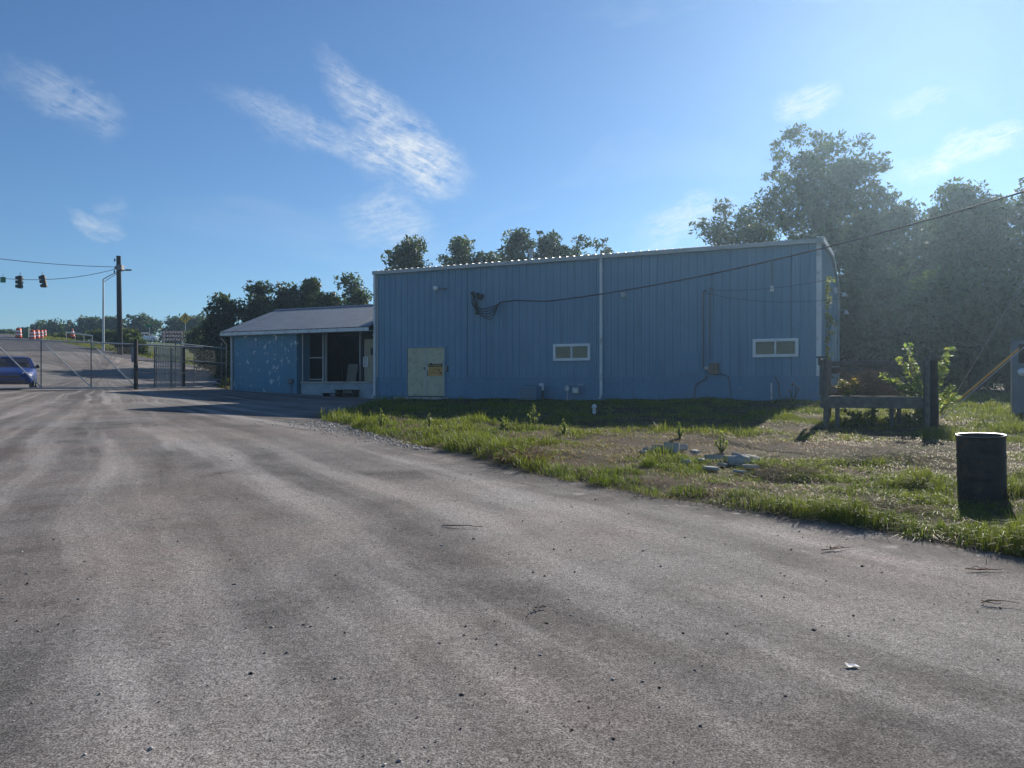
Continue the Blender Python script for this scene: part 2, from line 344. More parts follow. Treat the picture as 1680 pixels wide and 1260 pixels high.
# asphalt of the yard
def asphalt(name, lo, hi, fan=True, seed=0.0, edge=False):
    t = NT(name); pos = t.coord('Position')
    sp = t.n('ShaderNodeSeparateXYZ'); t.set(sp.inputs[0], pos)
    wx = t.math('MULTIPLY', t.math('SUBTRACT', t.noise(pos, 0.13, 3), 0.5), 1.7)
    gx = t.math('ADD', t.math('ADD', sp.outputs[0], 25.0), wx); gy = t.math('SUBTRACT', 47.0, sp.outputs[1])
    ang = t.math('ARCTAN2', gx, gy)
    rad = t.math('POWER', t.math('ADD', t.math('MULTIPLY', gx, gx), t.math('MULTIPLY', gy, gy)), 0.5)
    cb = t.n('ShaderNodeCombineXYZ'); t.set(cb.inputs[0], t.math('MULTIPLY', ang, 48.0)); t.set(cb.inputs[1], t.math('MULTIPLY', rad, 0.075)); cb.inputs[2].default_value = seed
    streak = t.noise(cb.outputs[0], 1.0, 4, 0.55, 0.15)
    blotch = t.noise(pos, 0.42, 5, 0.6, 0.5); mid = t.noise(pos, 2.6, 5, 0.65)
    fac = t.math('ADD', t.math('MULTIPLY', blotch, 0.75), t.math('MULTIPLY', mid, 0.25))
    midc = tuple((a + b) / 2 for a, b in zip(lo, hi))
    c = t.ramp(fac, (0.36, lo), (0.50, midc), (0.66, tuple(x * .92 for x in hi)))
    patchy = t.ramp(t.noise(pos, 0.3, 3, 0.6), (0.35, 0.35), (0.6, 1.0))
    c = t.mix(t.math('MULTIPLY', t.math('MULTIPLY', t.ramp(streak, (0.49, 0), (0.63, 1)), 0.8), patchy), c, tuple(x * 1.38 for x in hi))
    c = t.mix(t.math('MULTIPLY', t.ramp(streak, (0.33, 1), (0.45, 0)), 0.5), c, tuple(x * .85 for x in lo))
    pink = t.ramp(t.noise(pos, 0.38, 4, 0.6), (0.46, 0), (0.62, 1))
    c = t.mix(t.math('MULTIPLY', pink, 0.5), c, t.mix(1.0, c, (1.15, 0.98, 0.94), 'MULTIPLY'))
    fine = t.noise(pos, 95, 3, 0.75); fine2 = t.noise(pos, 26, 4, 0.7)
    c = t.mix(0.85, c, t.ramp(fine, (0.36, 0.08), (0.5, 0.46), (0.64, 0.95)), 'OVERLAY')
    c = t.mix(0.35, c, t.ramp(fine2, (0.36, 0.15), (0.64, 0.85)), 'OVERLAY')
    vo = t.n('ShaderNodeTexVoronoi'); t.set(vo.inputs['Vector'], pos); vo.inputs['Scale'].default_value = 34
    rnd = t.n('ShaderNodeSeparateColor'); t.set(rnd.inputs[0], vo.outputs['Color'])
    spk = t.math('MULTIPLY', t.ramp(vo.outputs['Distance'], (0.10, 1), (0.22, 0)), t.ramp(rnd.outputs[0], (0.72, 0), (0.80, 1)))
    c = t.mix(t.math('MULTIPLY', spk, 0.8), c, (0.42, 0.40, 0.37))
    spk2 = t.math('MULTIPLY', t.ramp(vo.outputs['Distance'], (0.12, 1), (0.26, 0)), t.ramp(rnd.outputs[1], (0.86, 0), (0.9, 1)))
    c = t.mix(t.math('MULTIPLY', spk2, 0.8), c, (0.025, 0.024, 0.024))
    if edge:
        ea = t.n('ShaderNodeAttribute', attribute_name='tint'); es = t.n('ShaderNodeSeparateColor'); t.set(es.inputs[0], ea.outputs['Color'])
        rag = t.math('ADD', es.outputs[0], t.math('MULTIPLY', t.math('SUBTRACT', t.noise(pos, 1.6, 5, 0.65), 0.5), 1.1))
        c = t.mix(t.math('MULTIPLY', t.ramp(rag, (0.38, 0), (0.78, 1)), 0.72), c, (0.058, 0.055, 0.053))
        brk = t.math('MULTIPLY', t.ramp(t.noise(t.coord('Position', (1, 1.6, 1)), 2.7, 5, 0.7), (0.60, 0), (0.64, 1)), t.ramp(rag, (0.3, 0), (0.6, 1)))
        c = t.mix(t.math('MULTIPLY', brk, 0.85), c, (0.33, 0.305, 0.28))
        lit = t.ramp(t.math('ADD', es.outputs[0], t.math('MULTIPLY', t.math('SUBTRACT', t.noise(pos, 5, 6, 0.75), 0.5), 0.9)), (0.92, 0), (1.02, 1))
        c = t.mix(lit, c, (0.085, 0.058, 0.040))
    # hairline cracks
    wp = t.n('ShaderNodeVectorMath', operation='ADD'); nzc = t.n('ShaderNodeTexNoise'); t.set(nzc.inputs['Vector'], pos); nzc.inputs['Scale'].default_value = 1.1; nzc.inputs['Detail'].default_value = 5
    t.set(wp.inputs[0], pos); t.set(wp.inputs[1], nzc.outputs['Color'])
    vc = t.n('ShaderNodeTexVoronoi', feature='DISTANCE_TO_EDGE'); t.set(vc.inputs['Vector'], wp.outputs[0]); vc.inputs['Scale'].default_value = 0.28
    crk = t.math('MULTIPLY', t.ramp(vc.outputs['Distance'], (0.0015, 1), (0.005, 0)), t.ramp(t.noise(pos, 0.45, 3), (0.58, 0), (0.66, 1)))
    c = t.mix(t.math('MULTIPLY', crk, 0.5), c, (0.02, 0.02, 0.02))
    hgt = t.math('ADD', t.math('MULTIPLY', fine, 1.0), t.math('MULTIPLY', spk, 0.8))
    nrm = t.bump(hgt, 0.55, 0.006); nrm = t.bump(t.noise(pos, 1.3, 4), 0.35, 0.03, nrm)
    return t.done(t.bsdf(c, 0.92, 0, 0.08, nrm))
MAT['asphalt'] = asphalt('worn_asphalt', (0.094, 0.089, 0.085), (0.254, 0.240, 0.226), edge=True)
MAT['apron'] = asphalt('light_asphalt', (0.17, 0.16, 0.155), (0.24, 0.23, 0.22), seed=3.0)
MAT['road'] = asphalt('dark_road_asphalt', (0.075, 0.076, 0.085), (0.105, 0.106, 0.115), seed=5.0)
def soil_mat():
    t = NT('soil_and_thatch'); pos = t.coord('Position')
    a = t.noise(pos, 0.7, 5, 0.65); b = t.noise(pos, 9, 5, 0.7); c3 = t.noise(pos, 60, 4, 0.7)
    c = t.ramp(a, (0.32, (0.060, 0.060, 0.024)), (0.5, (0.085, 0.062, 0.040)), (0.68, (0.12, 0.082, 0.055)))
    c = t.mix(0.7, c, t.ramp(b, (0.3, 0.1), (0.7, 0.85)), 'OVERLAY'); c = t.mix(0.7, c, t.ramp(c3, (0.3, 0.1), (0.7, 0.9)), 'OVERLAY')
    return t.done(t.bsdf(c, 0.95, 0, 0.1, t.bump(t.math('ADD', b, c3), 0.9, 0.03)))
MAT['soil'] = soil_mat()
t = NT('rough_ground'); pos = t.coord('Position')
c = t.ramp(t.noise(pos, 0.25, 6, 0.65), (0.3, (0.05, 0.075, 0.022)), (0.55, (0.10, 0.115, 0.04)), (0.72, (0.16, 0.14, 0.075)))
c = t.mix(0.6, c, t.ramp(t.noise(pos, 14, 5, 0.7), (0.3, 0.1), (0.7, 0.85)), 'OVERLAY')
MAT['verge'] = t.done(t.bsdf(c, 0.95, 0, 0.1, t.bump(t.noise(pos, 7, 5, 0.7), 0.9, 0.06)))

# ------------------------------------------------------------------ terrain
ctrl = []
for x, y in ((-9,1),(0,1),(9,1),(-9,9),(0,9),(9,9),(-8,18),(0,18),(10,18),(20,9),(22,20),(-22,4),(-22,14),(0,-25),(-30,-20),(30,-20)):
    ctrl.append((x, y, 0.04 * max(y, -3)))
B0 = Vector((10.84, 27.1)); BX = Vector((0.907, -0.421)).normalized(); BY = Vector((-BX.y, BX.x))
def bl(X, Y): return B0 + BX * X + BY * Y
for X, Y, z in ((0,-.2,1.06),(-9,-.2,1.04),(-18.5,-.2,1.06),(-23,-.2,1.24),(-27.5,-.2,1.42),(-9,9,1.3),(0,17,1.2),(-18,17,1.7),(-26,8,1.7)):
    p = bl(X, Y); ctrl.append((p.x, p.y, z))
for px, py, d in ((0,641,31.8),(110,640,34),(220,638.5,36.4),(330,637,39),(0,634,37),(0,576,58),(150,578,58),(230,589,60),(0,548,85),(105,563,75),(370,607,58),(350,620,50),(240,566,130),(190,562,112),(240,561,116),(300,564,112),(300,572,90),(-300,560,60),(-400,600,35),(450,590,75),(700,600,75),(1000,625,75)):
    p = P(px, py, d); ctrl.append((p.x, p.y, p.z))
for x, y, z in ((30,45,1.3),(40,28,1.1),(55,60,1.5),(35,5,.5),(-45,10,1.5),(-60,30,3.0)): ctrl.append((x, y, z))
cp = np.array(ctrl, float)
def _phi(r2): return np.where(r2 > 1e-9, 0.5 * r2 * np.log(np.maximum(r2, 1e-9)), 0.0)
_n = len(cp)
_K = _phi(((cp[:, None, :2] - cp[None, :, :2]) ** 2).sum(-1)) + np.eye(_n) * 1.5
_Pm = np.hstack([np.ones((_n, 1)), cp[:, :2]])
_A = np.block([[_K, _Pm], [_Pm.T, np.zeros((3, 3))]])
_w = np.linalg.solve(_A, np.concatenate([cp[:, 2], np.zeros(3)]))
def T(x, y):
    x = np.asarray(x, float); y = np.asarray(y, float); sh = x.shape
    q = np.stack([x.ravel(), y.ravel()], 1); z = np.empty(len(q))
    for i in range(0, len(q), 20000):
        s = q[i:i+20000]
        z[i:i+20000] = _phi(((s[:, None, :] - cp[None, :, :2]) ** 2).sum(-1)) @ _w[:_n] + _w[_n] + s @ _w[_n+1:]
    r = np.maximum(np.maximum(np.abs(q[:, 0]) - 70, q[:, 1] - 120), -15 - q[:, 1])
    k = np.clip(r / 60, 0, 1); k = k * k * (3 - 2 * k)
    far = np.where(q[:, 0] < 0, 6.0, 2.0) * np.clip(q[:, 1] / 60, 0, 1)
    z = np.clip(z, -1.5, 9.0) * (1 - k) + far * k
    return z.reshape(sh)
def Tz(x, y): return float(T(np.array([x]), np.array([y]))[0])
_ey = np.array([-12, -6, 0, 3.1, 6.4, 8.5, 11.4, 14.0, 16.8, 19.6, 21.5, 24, 33.5, 35.0, 38.3, 40, 46, 50, 58, 62, 75, 86, 110])
_ex = np.array([20, 15, 10, 7.2, 4.27, 2.42, 0.09, -1.55, -3.15, -4.7, -5.3, -5.2, -5.6, -6.6, -13.8, -15.4, -17.6, -19.0, -21.6, -29, -43.7, -56, -82])
def XR(y): return np.interp(y, _ey, _ex)
def edge_w(y): return XR(y) + (vnoise(y, y*0+3, 1.4, 5) - .5) * 0.55 + (vnoise(y, y*0+9, 6, 6) - .5) * 0.22
def loft(name, ys, xl, xr, nx, off, mat, kind='structure', bumps=None, parent=None, colf=None):
    ys = np.asarray(ys); u = np.linspace(0, 1, nx)
    X = xl(ys)[:, None] * (1 - u) + xr(ys)[:, None] * u; Y = np.repeat(ys[:, None], nx, 1)
    Z = T(X, Y) + off
    if bumps is not None: Z = Z + bumps(X, Y)
    v = np.stack([X, Y, Z], -1).reshape(-1, 3)
    i = np.arange((len(ys) - 1) * nx).reshape(len(ys) - 1, nx)[:, :-1].ravel()
    q = np.stack([i, i + 1, i + nx + 1, i + nx], 1)
    o = link(name, fast_mesh(name, v, quads=q, colors=None if colf is None else colf(v)), mat, parent, True)
    if kind: o['kind'] = kind
    return o
def spaced(a, b, fine0, fine1, step, grow):
    s = list(np.arange(fine0, fine1 + 1e-6, step)); d = step
    while s[-1] < b: d *= grow; s.append(min(b, s[-1] + d))
    d = step
    while s[0] > a: d *= grow; s.insert(0, max(a, s[0] - d))
    return np.array(s)
gx = spaced(-330, 330, -60, 45, 1.5, 1.18); gy = spaced(-60, 330, -6, 100, 1.5, 1.18)
GX, GY = np.meshgrid(gx, gy)
GZ = T(GX, GY) - 0.10
v = np.stack([GX, GY, GZ], -1).reshape(-1, 3); nx = len(gx)
i = np.arange((len(gy) - 1) * nx).reshape(len(gy) - 1, nx)[:, :-1].ravel()
g = link('ground', fast_mesh('ground', v, quads=np.stack([i, i+1, i+nx+1, i+nx], 1)), MAT['verge'], None, True); g['kind'] = 'structure'
ys = np.concatenate([np.arange(-10, 24, 0.3), np.arange(24, 58.01, 0.6)])
loft('driveway', ys, lambda y: np.interp(y, [-10, 20, 40, 58], [-26, -32, -46, -60]), edge_w, 130, 0.0, MAT['asphalt'], colf=lambda v: np.repeat(np.where(v[:, 1] < 24, np.exp(-np.abs(edge_w(v[:, 1]) - v[:, 0]) / 1.15), 0)[:, None], 3, 1))
loft('main_road', np.arange(57.6, 100, 1.0), lambda y: np.interp(y, [57, 100], [-75, -110]), XR, 40, 0.02, MAT['road'])
def lot_bump(x, y):
    e = np.clip((x - XR(y)) / 0.7, 0, 1)
    return 0.07 * e * (3 * e - 2 * e * e) / 1 + e * ((vnoise(x, y, 0.8, 1) - .5) * 0.10 + (vnoise(x, y, 2.6, 2) - .5) * 0.06)
LY = np.concatenate([np.arange(-4, 22, 0.22), np.arange(22, 62, 0.6)])
def lot_left(y): return np.where(y < 33.8, edge_w(y) - 0.12, np.interp(y, [33.8, 62], [-5.0, 0.0]))
loft('lawn', LY, lot_left, lambda y: np.maximum(lot_left(y) + 8, np.interp(y, [-4, 20, 40, 62], [20, 30, 44, 58])), 150, -0.015, MAT['soil'], bumps=lot_bump)
def lawn_z(x, y): return T(x, y) - 0.015 + lot_bump(x, y)

# ------------------------------------------------------------------ the blue metal building
BZ = 1.0; BROT = math.atan2(BX.y, BX.x)
def FW(px, py, Y=0.0):
    """photograph pixel -> building-local (X, Z) on the plane at local Y"""
    k = (px - 840) / F; b = B0 + BY * Y
    X = (k * b.y - b.x) / (BX.x - k * BX.y); d = b.y + BX.y * X
    return X, (630 - py) / F * d + CZ - BZ
def RW(px, py, X=0.0):
    """same on the end wall (plane at local X): returns (Y, Z)"""
    k = (px - 840) / F; b = B0 + BX * X
    Y = (k * b.y - b.x) / (BY.x - k * BY.y); d = b.y + BY.y * Y
    return Y, (630 - py) / F * d + CZ - BZ
def ribs(pitch=0.305, h=0.03):
    """one rib module: (offset along, height)"""
    return [(0.0, 0.0), (0.09, 0.0), (0.097, h*.25), (0.115, h*.25), (0.122, 0.0), (0.185, 0.0), (0.192, h*.25), (0.210, h*.25), (0.217, 0.0), (0.25, 0.0), (0.265, h), (0.288, h), (0.303, 0.0)]
def panel_cols(x0, x1):
    s = []; k = math.floor(x0 / 0.305)
    while k * 0.305 < x1:
        for o, h in ribs():
            x = k * 0.305 + o
            if x0 < x < x1: s.append((x, h))
        k += 1
    return [(x0, 0.0)] + s + [(x1, 0.0)]
def sheet(x0, x1, z0, ztop, openings, put, extra=()):
    """ribbed sheet between x0 and x1; put(x, z, h) maps to a point; openings = [(xa, xb, za, zb)]"""
    mb = MB(); cols = panel_cols(x0, x1)
    cuts = sorted({e for o in openings for e in o[:2] if x0 < e < x1} | {e for e in extra if x0 < e < x1})
    for e in cuts:
        for i in range(len(cols) - 1):
            (a, ha), (b, hb) = cols[i], cols[i+1]
            if a < e < b: cols.insert(i + 1, (e, ha + (hb - ha) * (e - a) / (b - a))); break
    for (a, ha), (b, hb) in zip(cols, cols[1:]):
        if b - a < 1e-5: continue
        m = (a + b) / 2; iv = [(z0, None)]
        for xa, xb, za, zb in openings:
            if xa < m < xb: iv = [(z0, za), (zb, None)] if za > z0 else [(zb, None)]
        for lo, hi in iv:
            ta, tb = (ztop(a), ztop(b)) if hi is None else (hi, hi)
            mb.add([put(a, lo, ha), put(b, lo, hb), put(b, tb, hb), put(a, ta, ha)], [(0, 1, 2, 3)])
    return mb
bld = empty('metal_building', (B0.x, B0.y, BZ), BROT)
tag(bld, 'long blue ribbed metal building with low pitched roof standing on grass', 'building')
LX = FW(617.5, 500)[0]                     # left end of the front wall
EAVE = 5.80; DEPTH = 16.4; RISE = 0.72; CB = 1.02
dX0, dZ1 = FW(669, 571); dX1 = FW(730, 571)[0]; dZ0 = FW(700, 650)[1]
w1 = (*FW(909, 591)[:1], FW(968, 591)[0], FW(938, 591)[1], FW(938, 565)[1])
w2 = (FW(1236, 585)[0], FW(1309, 585)[0], FW(1272, 585)[1], FW(1272, 556.5)[1])
OPEN = [(dX0, dX1, 0, dZ1), w1, w2]
n = 20; pw = -LX / n
for k in range(n):
    x0 = LX + k * pw; x1 = LX + (k + 1) * pw
    sheet(x0 + .002, x1 - .002, CB, lambda x: EAVE - 0.05, OPEN, lambda x, z, h: (x, -h, z)).build('wall_panel', MAT['blue_metal'], bld)
def ztop_end(y): return EAVE - 0.08 + RISE * (1 - abs(y - DEPTH / 2) / (DEPTH / 2))
oy0, oz1 = RW(1364.5, 527); oy1 = oy0 + 4.6
for k in range(18):
    y0, y1 = k * DEPTH / 18, (k + 1) * DEPTH / 18
    sheet(y0 + .002, y1 - .002, CB, ztop_end, [(oy0, oy1, 0, oz1)], lambda y, z, h: (h, y, z), (DEPTH/2,)).build('wall_panel', MAT['blue_metal'], bld)
mb = MB(); mb.box(LX, LX + .02, 0, DEPTH, 0.1, EAVE); mb.box(LX, 0, DEPTH - .02, DEPTH, 0.1, EAVE)
mb.build('rear_wall', MAT['blue_metal'], bld)
# block base: each block a piece
def block_mesh(w, h, d):
    return MB().bbox(0, w, 0, d, 0, h, 0.004).mesh('block')
full = block_mesh(0.395, 0.195, 0.15); half = block_mesh(0.195, 0.195, 0.15)
full.materials.append(MAT['blue_block']); half.materials.append(MAT['blue_block'])
def block_run(parent, x0, x1, z0, courses, fy, meshes, skip=(), name='block', vertical=False):
    fullm, halfm = meshes
    for c in range(courses):
        z = z0 + c * 0.2; x = x0; first = c % 2
        while x < x1 - 0.05:
            hf = first or (x + 0.4 > x1 + 0.02); w = 0.2 if hf else 0.4; first = 0
            if x + w > x1 + 0.02: break
            if not any(a < x + w / 2 < b and z + 0.1 < zt for a, b, zt in skip):
                o = bpy.data.objects.new(name, halfm if hf else fullm); COL.objects.link(o); o.parent = parent
                if vertical: o.location = (fy, x, z); o.rotation_euler = (0, 0, R(90))
                else: o.location = (x + .004, fy + random.uniform(-.003, .003), z)
            x += w
block_run(bld, LX + .02, -0.02, 0.0, 5, -0.02, (full, half), [(dX0 - .12, dX1 + .12, 9)])
mb = MB()
mb.box(LX + .01, dX0, .0, .12, 0, CB - .01); mb.box(dX1, -.03, .0, .12, 0, CB - .01)
mb.build('mortar_backing', MAT['blue_block'], bld)
mb = MB(); mb.box(-.14, .0, .005, oy0, 0, CB); mb.box(-.14, .0, oy1, DEPTH, 0, CB); mb.build('end_base', MAT['blue_block'], bld)
for xa, xb in ((LX + .12, dX0 - .07), (dX1 + .07, -.18)):
    MB().box(xa, xb, -.037, -.004, CB - .012, CB + .02).build('drip_flashing', MAT['blue_metal'], bld)
# roof sheets
sl = RISE / (DEPTH / 2)
for side in (0, 1):
    for k in range(n):
        x0 = LX - .08 + k * (-LX + .16) / n; x1 = x0 + (-LX + .16) / n
        mb = MB(); cols = panel_cols(x0, x1)
        for (a, ha), (b, hb) in zip(cols, cols[1:]):
            ya, yb = (-.16, DEPTH / 2) if side == 0 else (DEPTH + .16, DEPTH / 2)
            za = EAVE + .05 - .16 * sl; zr = EAVE + .05 + RISE
            mb.add([(a, ya, za + ha*.8), (b, ya, za + hb*.8), (b, yb, zr + hb*.8), (a, yb, zr + ha*.8)], [(0, 1, 2, 3)])
        mb.build('roof_panel', MAT['roof_metal'], bld)
MB().box(LX - .12, .1, -.17, -.01, EAVE - .12, EAVE + .03).build('eave_trim', MAT['grey_trim'], bld)
for s in (0, 1):
    mb = MB(); yy = (-.17, DEPTH / 2) if s == 0 else (DEPTH / 2 + .002, DEPTH + .17)
    z0, z1 = (EAVE - .1, EAVE + RISE - .1) if s == 0 else (EAVE + RISE - .1, EAVE - .1)
    p = [(.035, yy[0], z0), (.14, yy[0], z0), (.14, yy[1], z1), (.035, yy[1], z1)]
    mb.add(p + [(x, y, z + .2) for x, y, z in p], [(0,3,2,1),(4,5,6,7),(0,1,5,4),(1,2,6,5),(2,3,7,6),(3,0,4,7)])
    mb.build('rake_trim', MAT['white_trim'], bld)
mb = MB(); mb.box(-.11, .048, -.05, -.036, CB - .02, EAVE - .12); mb.box(.036, .05, -.036, .16, CB - .02, EAVE - .08); mb.build('corner_trim', MAT['white_trim'], bld)
mb = MB(); mb.box(LX - .06, LX + .11, -.05, -.036, CB, EAVE - .12); mb.build('corner_trim', MAT['grey_trim'], bld)
def downspout(x, z0, z1, parent, yb=-.05, mat='white_trim'):
    mb = MB(); mb.bbox(x - .055, x + .055, yb - .10, yb - .01, z0 + .12, z1, .015)
    mb.tube([(x, yb - .055, z0 + .16), (x, yb - .10, z0 + .07), (x, yb - .25, z0 + .01)], .05, 8)
    d = mb.build('downspout', MAT[mat], parent)
    for z in (z0 + .8, (z0 + z1) / 2, z1 - .5): MB().box(x - .075, x + .075, yb - .112, yb - .008, z, z + .03).build('strap', MAT[mat], d)
downspout(FW(987.5, 500)[0], 0.16, EAVE - .1, bld)
downspout(LX - .02, 0.12, EAVE - .1, bld)
# vent pipe on the roof
vx = FW(871, 425, 2.0)[0]
MB().lathe([(.07, EAVE + .1), (.07, EAVE + .72), (.13, EAVE + .74), (.14, EAVE + .86), (0.0, EAVE + .9)], 12, Matrix.Translation((vx, 2.0, 0))).build('roof_vent', MAT['galv'], bld)
# double door
door = empty('double_door', (0, 0, 0), 0, bld)
mb = MB(); mb.box(dX0 - .06, dX0, -.06, .08, dZ0, dZ1 + .06); mb.box(dX1, dX1 + .06, -.06, .08, dZ0, dZ1 + .06); mb.box(dX0, dX1, -.06, .08, dZ1, dZ1 + .06)
mb.build('door_frame', MAT['blue_metal'], door)
mid = FW(700, 600)[0]
MB().bbox(dX0 + .01, mid - .008, -.035, .02, dZ0 + .01, dZ1 - .01, .006).build('door_leaf', MAT['door_tan'], door)
MB().bbox(mid + .008, dX1 - .01, -.035, .02, dZ0 + .01, dZ1 - .01, .006).build('door_leaf', MAT['door_tan'], door)
MB().box(mid - .03, mid + .03, -.048, -.036, dZ0 + .03, dZ1 - .03).build('astragal', MAT['grey_trim'], door)
mb = MB(); mb.tube([(mid + .09, -.04, dZ0 + 1.12), (mid + .09, -.09, dZ0 + 1.12), (mid + .09, -.09, dZ0 + .92), (mid + .09, -.04, dZ0 + .92)], .012, 6); mb.build('pull_handle', MAT['black'], door)
mb = MB(); mb.lathe([(0, 0), (.04, 0), (.04, .05), (0, .05)], 12, Matrix.Translation((mid + .24, -.036, dZ0 + 1.42)) @ Matrix.Rotation(R(90), 4, 'X')); mb.build('lock_cylinder', MAT['black'], door)
mb = MB(); mb.bbox(mid - .12, mid - .04, -.07, -.036, dZ0 + 1.16, dZ0 + 1.28, .01); mb.build('padlock_hasp', MAT['galv_dark'], door)
sx0, sz1 = FW(703.5, 597); sx1, sz0 = FW(726.5, 616)
MB().box(sx0, sx1, -.048, -.0365, sz0, sz1).build('warning_sign', MAT['orange_sign'], door)
hz = sz1 - (sz1 - sz0) * .26
mb = MB(); mb.box(sx0, sx1, -.0505, -.0482, hz, sz1)
w = sx1 - sx0
for i_ in range(5): z_ = hz - .05 - i_ * .062; mb.box(sx0 + .04, sx1 - .05 - .05 * (i_ % 3), -.0502, -.0482, z_ - .012, z_)
for q in ((.78, .55), (.90, .30)): mb.lathe([(0, 0), (.04, 0), (.04, .004), (0, .004)], 10, Matrix.Translation((sx0 + w * q[0], -.0482, sz0 + (hz - sz0) * q[1])) @ Matrix.Rotation(R(90), 4, 'X'))
mb.build('sign_print', MAT['black'], door)
mb = MB()
for i_ in range(10):
    if i_ == 2: continue
    xa = sx0 + w * (.06 + .089 * i_); mb.box(xa, xa + w * .05, -.0525, -.0507, hz + .04, sz1 - .04)
mb.build('sign_lettering', MAT['orange_sign'], door)
MB().bbox(dX0 - .25, dX1 + .25, -.75, -.05, dZ0 - .22, dZ0 - .02, .02).build('door_step', MAT['concrete'], bld)
mb = MB(); cx, cz = FW(734, 605); mb.bbox(cx - .06, cx + .06, -.12, -.035, cz - .12, cz + .12, .01); mb.build('switch_box', MAT['galv_dark'], bld)
def window(o, inner, name='window'):
    xa, xb, za, zb = o; wdw = empty(name, (0, 0, 0), 0, bld); f = .085
    mb = MB(); mb.bbox(xa - .02, xb + .02, -.075, .03, za - .02, za + f, .008); mb.bbox(xa - .02, xb + .02, -.075, .03, zb - f, zb + .02, .008)
    mb.bbox(xa - .02, xa + f, -.072, .03, za + f + .001, zb - f - .001, .008); mb.bbox(xb - f, xb + .02, -.072, .03, za + f + .001, zb - f - .001, .008)
    mb.build('frame', MAT['white'], wdw)
    m = (xa + xb) / 2
    MB().bbox(m - .03, m + .03, -.062, .02, za + f + .001, zb - f - .001, .006).build('mullion', MAT['white'], wdw)
    for a, b in ((xa + f, m - .03), (m + .03, xb - f)):
        MB().box(a, b, -.018, -.012, za + f, zb - f).build('pane', MAT['dusty_glass'], wdw)
    MB().box(xa, xb, .16, .18, za - .1, zb + .1).build('blind', MAT[inner], wdw)
    return wdw
MAT['blind_grey'] = simple('grey_green_blind', (0.13, 0.15, 0.135), 0.8, var=0.2, scale=2)
window(w1, 'blind_grey')
wd = window(w2, 'brown_board')
yx, yz = FW(1301, 573); MB().lathe([(0, 0), (.17, 0), (.20, .03), (.17, .05), (0, .05)], 20, Matrix.Translation((yx, .15, yz)) @ Matrix.Rotation(R(90), 4, 'X')).build('round_paper', simple('yellow_paper', (.5, .42, .16), .8), wd)
# wall lights, weatherhead, conduits, meter
def flood(px, py, parent, dx=.35):
    x, z = FW(px, py); l = empty('wall_light', (0, 0, 0), 0, parent)
    MB().tube([(x + dx, -.03, z - .02), (x + dx, -.12, z - .02), (x, -.26, z)], .028, 8).build('arm', MAT['galv_dark'], l)
    MB().lathe([(0, -.08), (.07, -.08), (.09, -.02), (.13, .08), (.12, .09), (0, .06)], 14, Matrix.Translation((x, -.28, z)) @ Matrix.Rotation(R(75), 4, 'Y') @ Matrix.Rotation(R(180), 4, 'X')).build('lamp_head', MAT['white'], l, True)
flood(721, 474, bld)
x, z = FW(1267, 475)
l = empty('wall_light', (0, 0, 0), 0, bld)
MB().tube([(x, -.05, z + 1.0), (x, -.07, z + .1)], .02, 8).build('conduit', MAT['galv_dark'], l)
MB().lathe([(.05, .12), (.06, .06), (.075, -.02), (.06, -.09), (0, -.1)], 12, Matrix.Translation((x, -.09, z))).build('lamp_head', MAT['white'], l, True)
wh = empty('weatherhead', (0, 0, 0), 0, bld)
hx, hz_ = FW(780, 482)
for i_, (px, py) in enumerate(((778, 483), (786, 485), (792, 487))):
    x, z = FW(px, py); MB().lathe([(.05, -.16), (.055, .0), (.085, .03), (.07, .10), (0, .13)], 10, Matrix.Translation((x, -.12, z)) @ Matrix.Rotation(R(30 * (i_ - 1)), 4, 'Y')).build('service_cap', MAT['signal_black'], wh, True)
mb = MB()
for i_ in range(5):
    x0, z0 = FW(776 + i_ * 3.2, 488 + i_); x1, z1 = FW(777 + i_ * 2.5, 500 + 3 * i_); xa, za = FW(792 + i_ * 3, 507 + 4.2 * i_); xb, zb = FW(808 + i_ * 1.5, 504 + 4.2 * i_); xc, zc = FW(824, 497)
    pts = []; ctrlp = [(x0, z0), (x1, z1), (xa, za), (xb, zb), (xc, zc)]
    for s_ in range(len(ctrlp) - 1):
        p0, p1, p2, p3 = ctrlp[max(s_ - 1, 0)], ctrlp[s_], ctrlp[s_ + 1], ctrlp[min(s_ + 2, 4)]
        for q in range(6):
            t_ = q / 6; c_ = [.5 * (2*p1[k] + (p2[k]-p0[k])*t_ + (2*p0[k]-5*p1[k]+4*p2[k]-p3[k])*t_*t_ + (3*p1[k]-p0[k]-3*p2[k]+p3[k])*t_**3) for k in (0, 1)]
            pts.append((c_[0], -.1 - .05 * i_, c_[1]))
    pts.append((xc, -.25, zc)); mb.tube(pts, .017, 6)
mb.build('cable_loops', MAT['cable'], wh)
x, z = FW(783, 505); mb = MB(); mb.bbox(x - .05, x + .04, -.09, -.03, z - .30, z + .26, .01); mb.build('bracket_plate', MAT['signal_black'], wh)
for px, py0, py1, r_ in ((1154.5, 480, 603, .028), (1165, 476, 590, .018)):
    x, z1 = FW(px, py0); z0 = FW(px, py1)[1]
    cdt = MB().tube([(x, -.07, z0), (x, -.07, z1), (x + .07, -.1, z1 + .08), (x + .12, -.16, z1 + .03)], r_, 8).build('conduit', MAT['galv_dark'], bld)
x, z = FW(1172, 605); mbx = MB(); mbx.bbox(x - .17, x + .17, -.19, -.035, z - .21, z + .21, .015); eb = mbx.build('meter_box', simple('rusty_box', (.20, .15, .11), .7, var=.3, scale=5), bld)
MB().lathe([(0, 0), (.10, 0), (.10, .09), (.08, .12), (0, .12)], 16, Matrix.Translation((x - .26, -.05, z + .02)) @ Matrix.Rotation(R(90), 4, 'X')).build('meter_dial', MAT['galv'], eb, True)
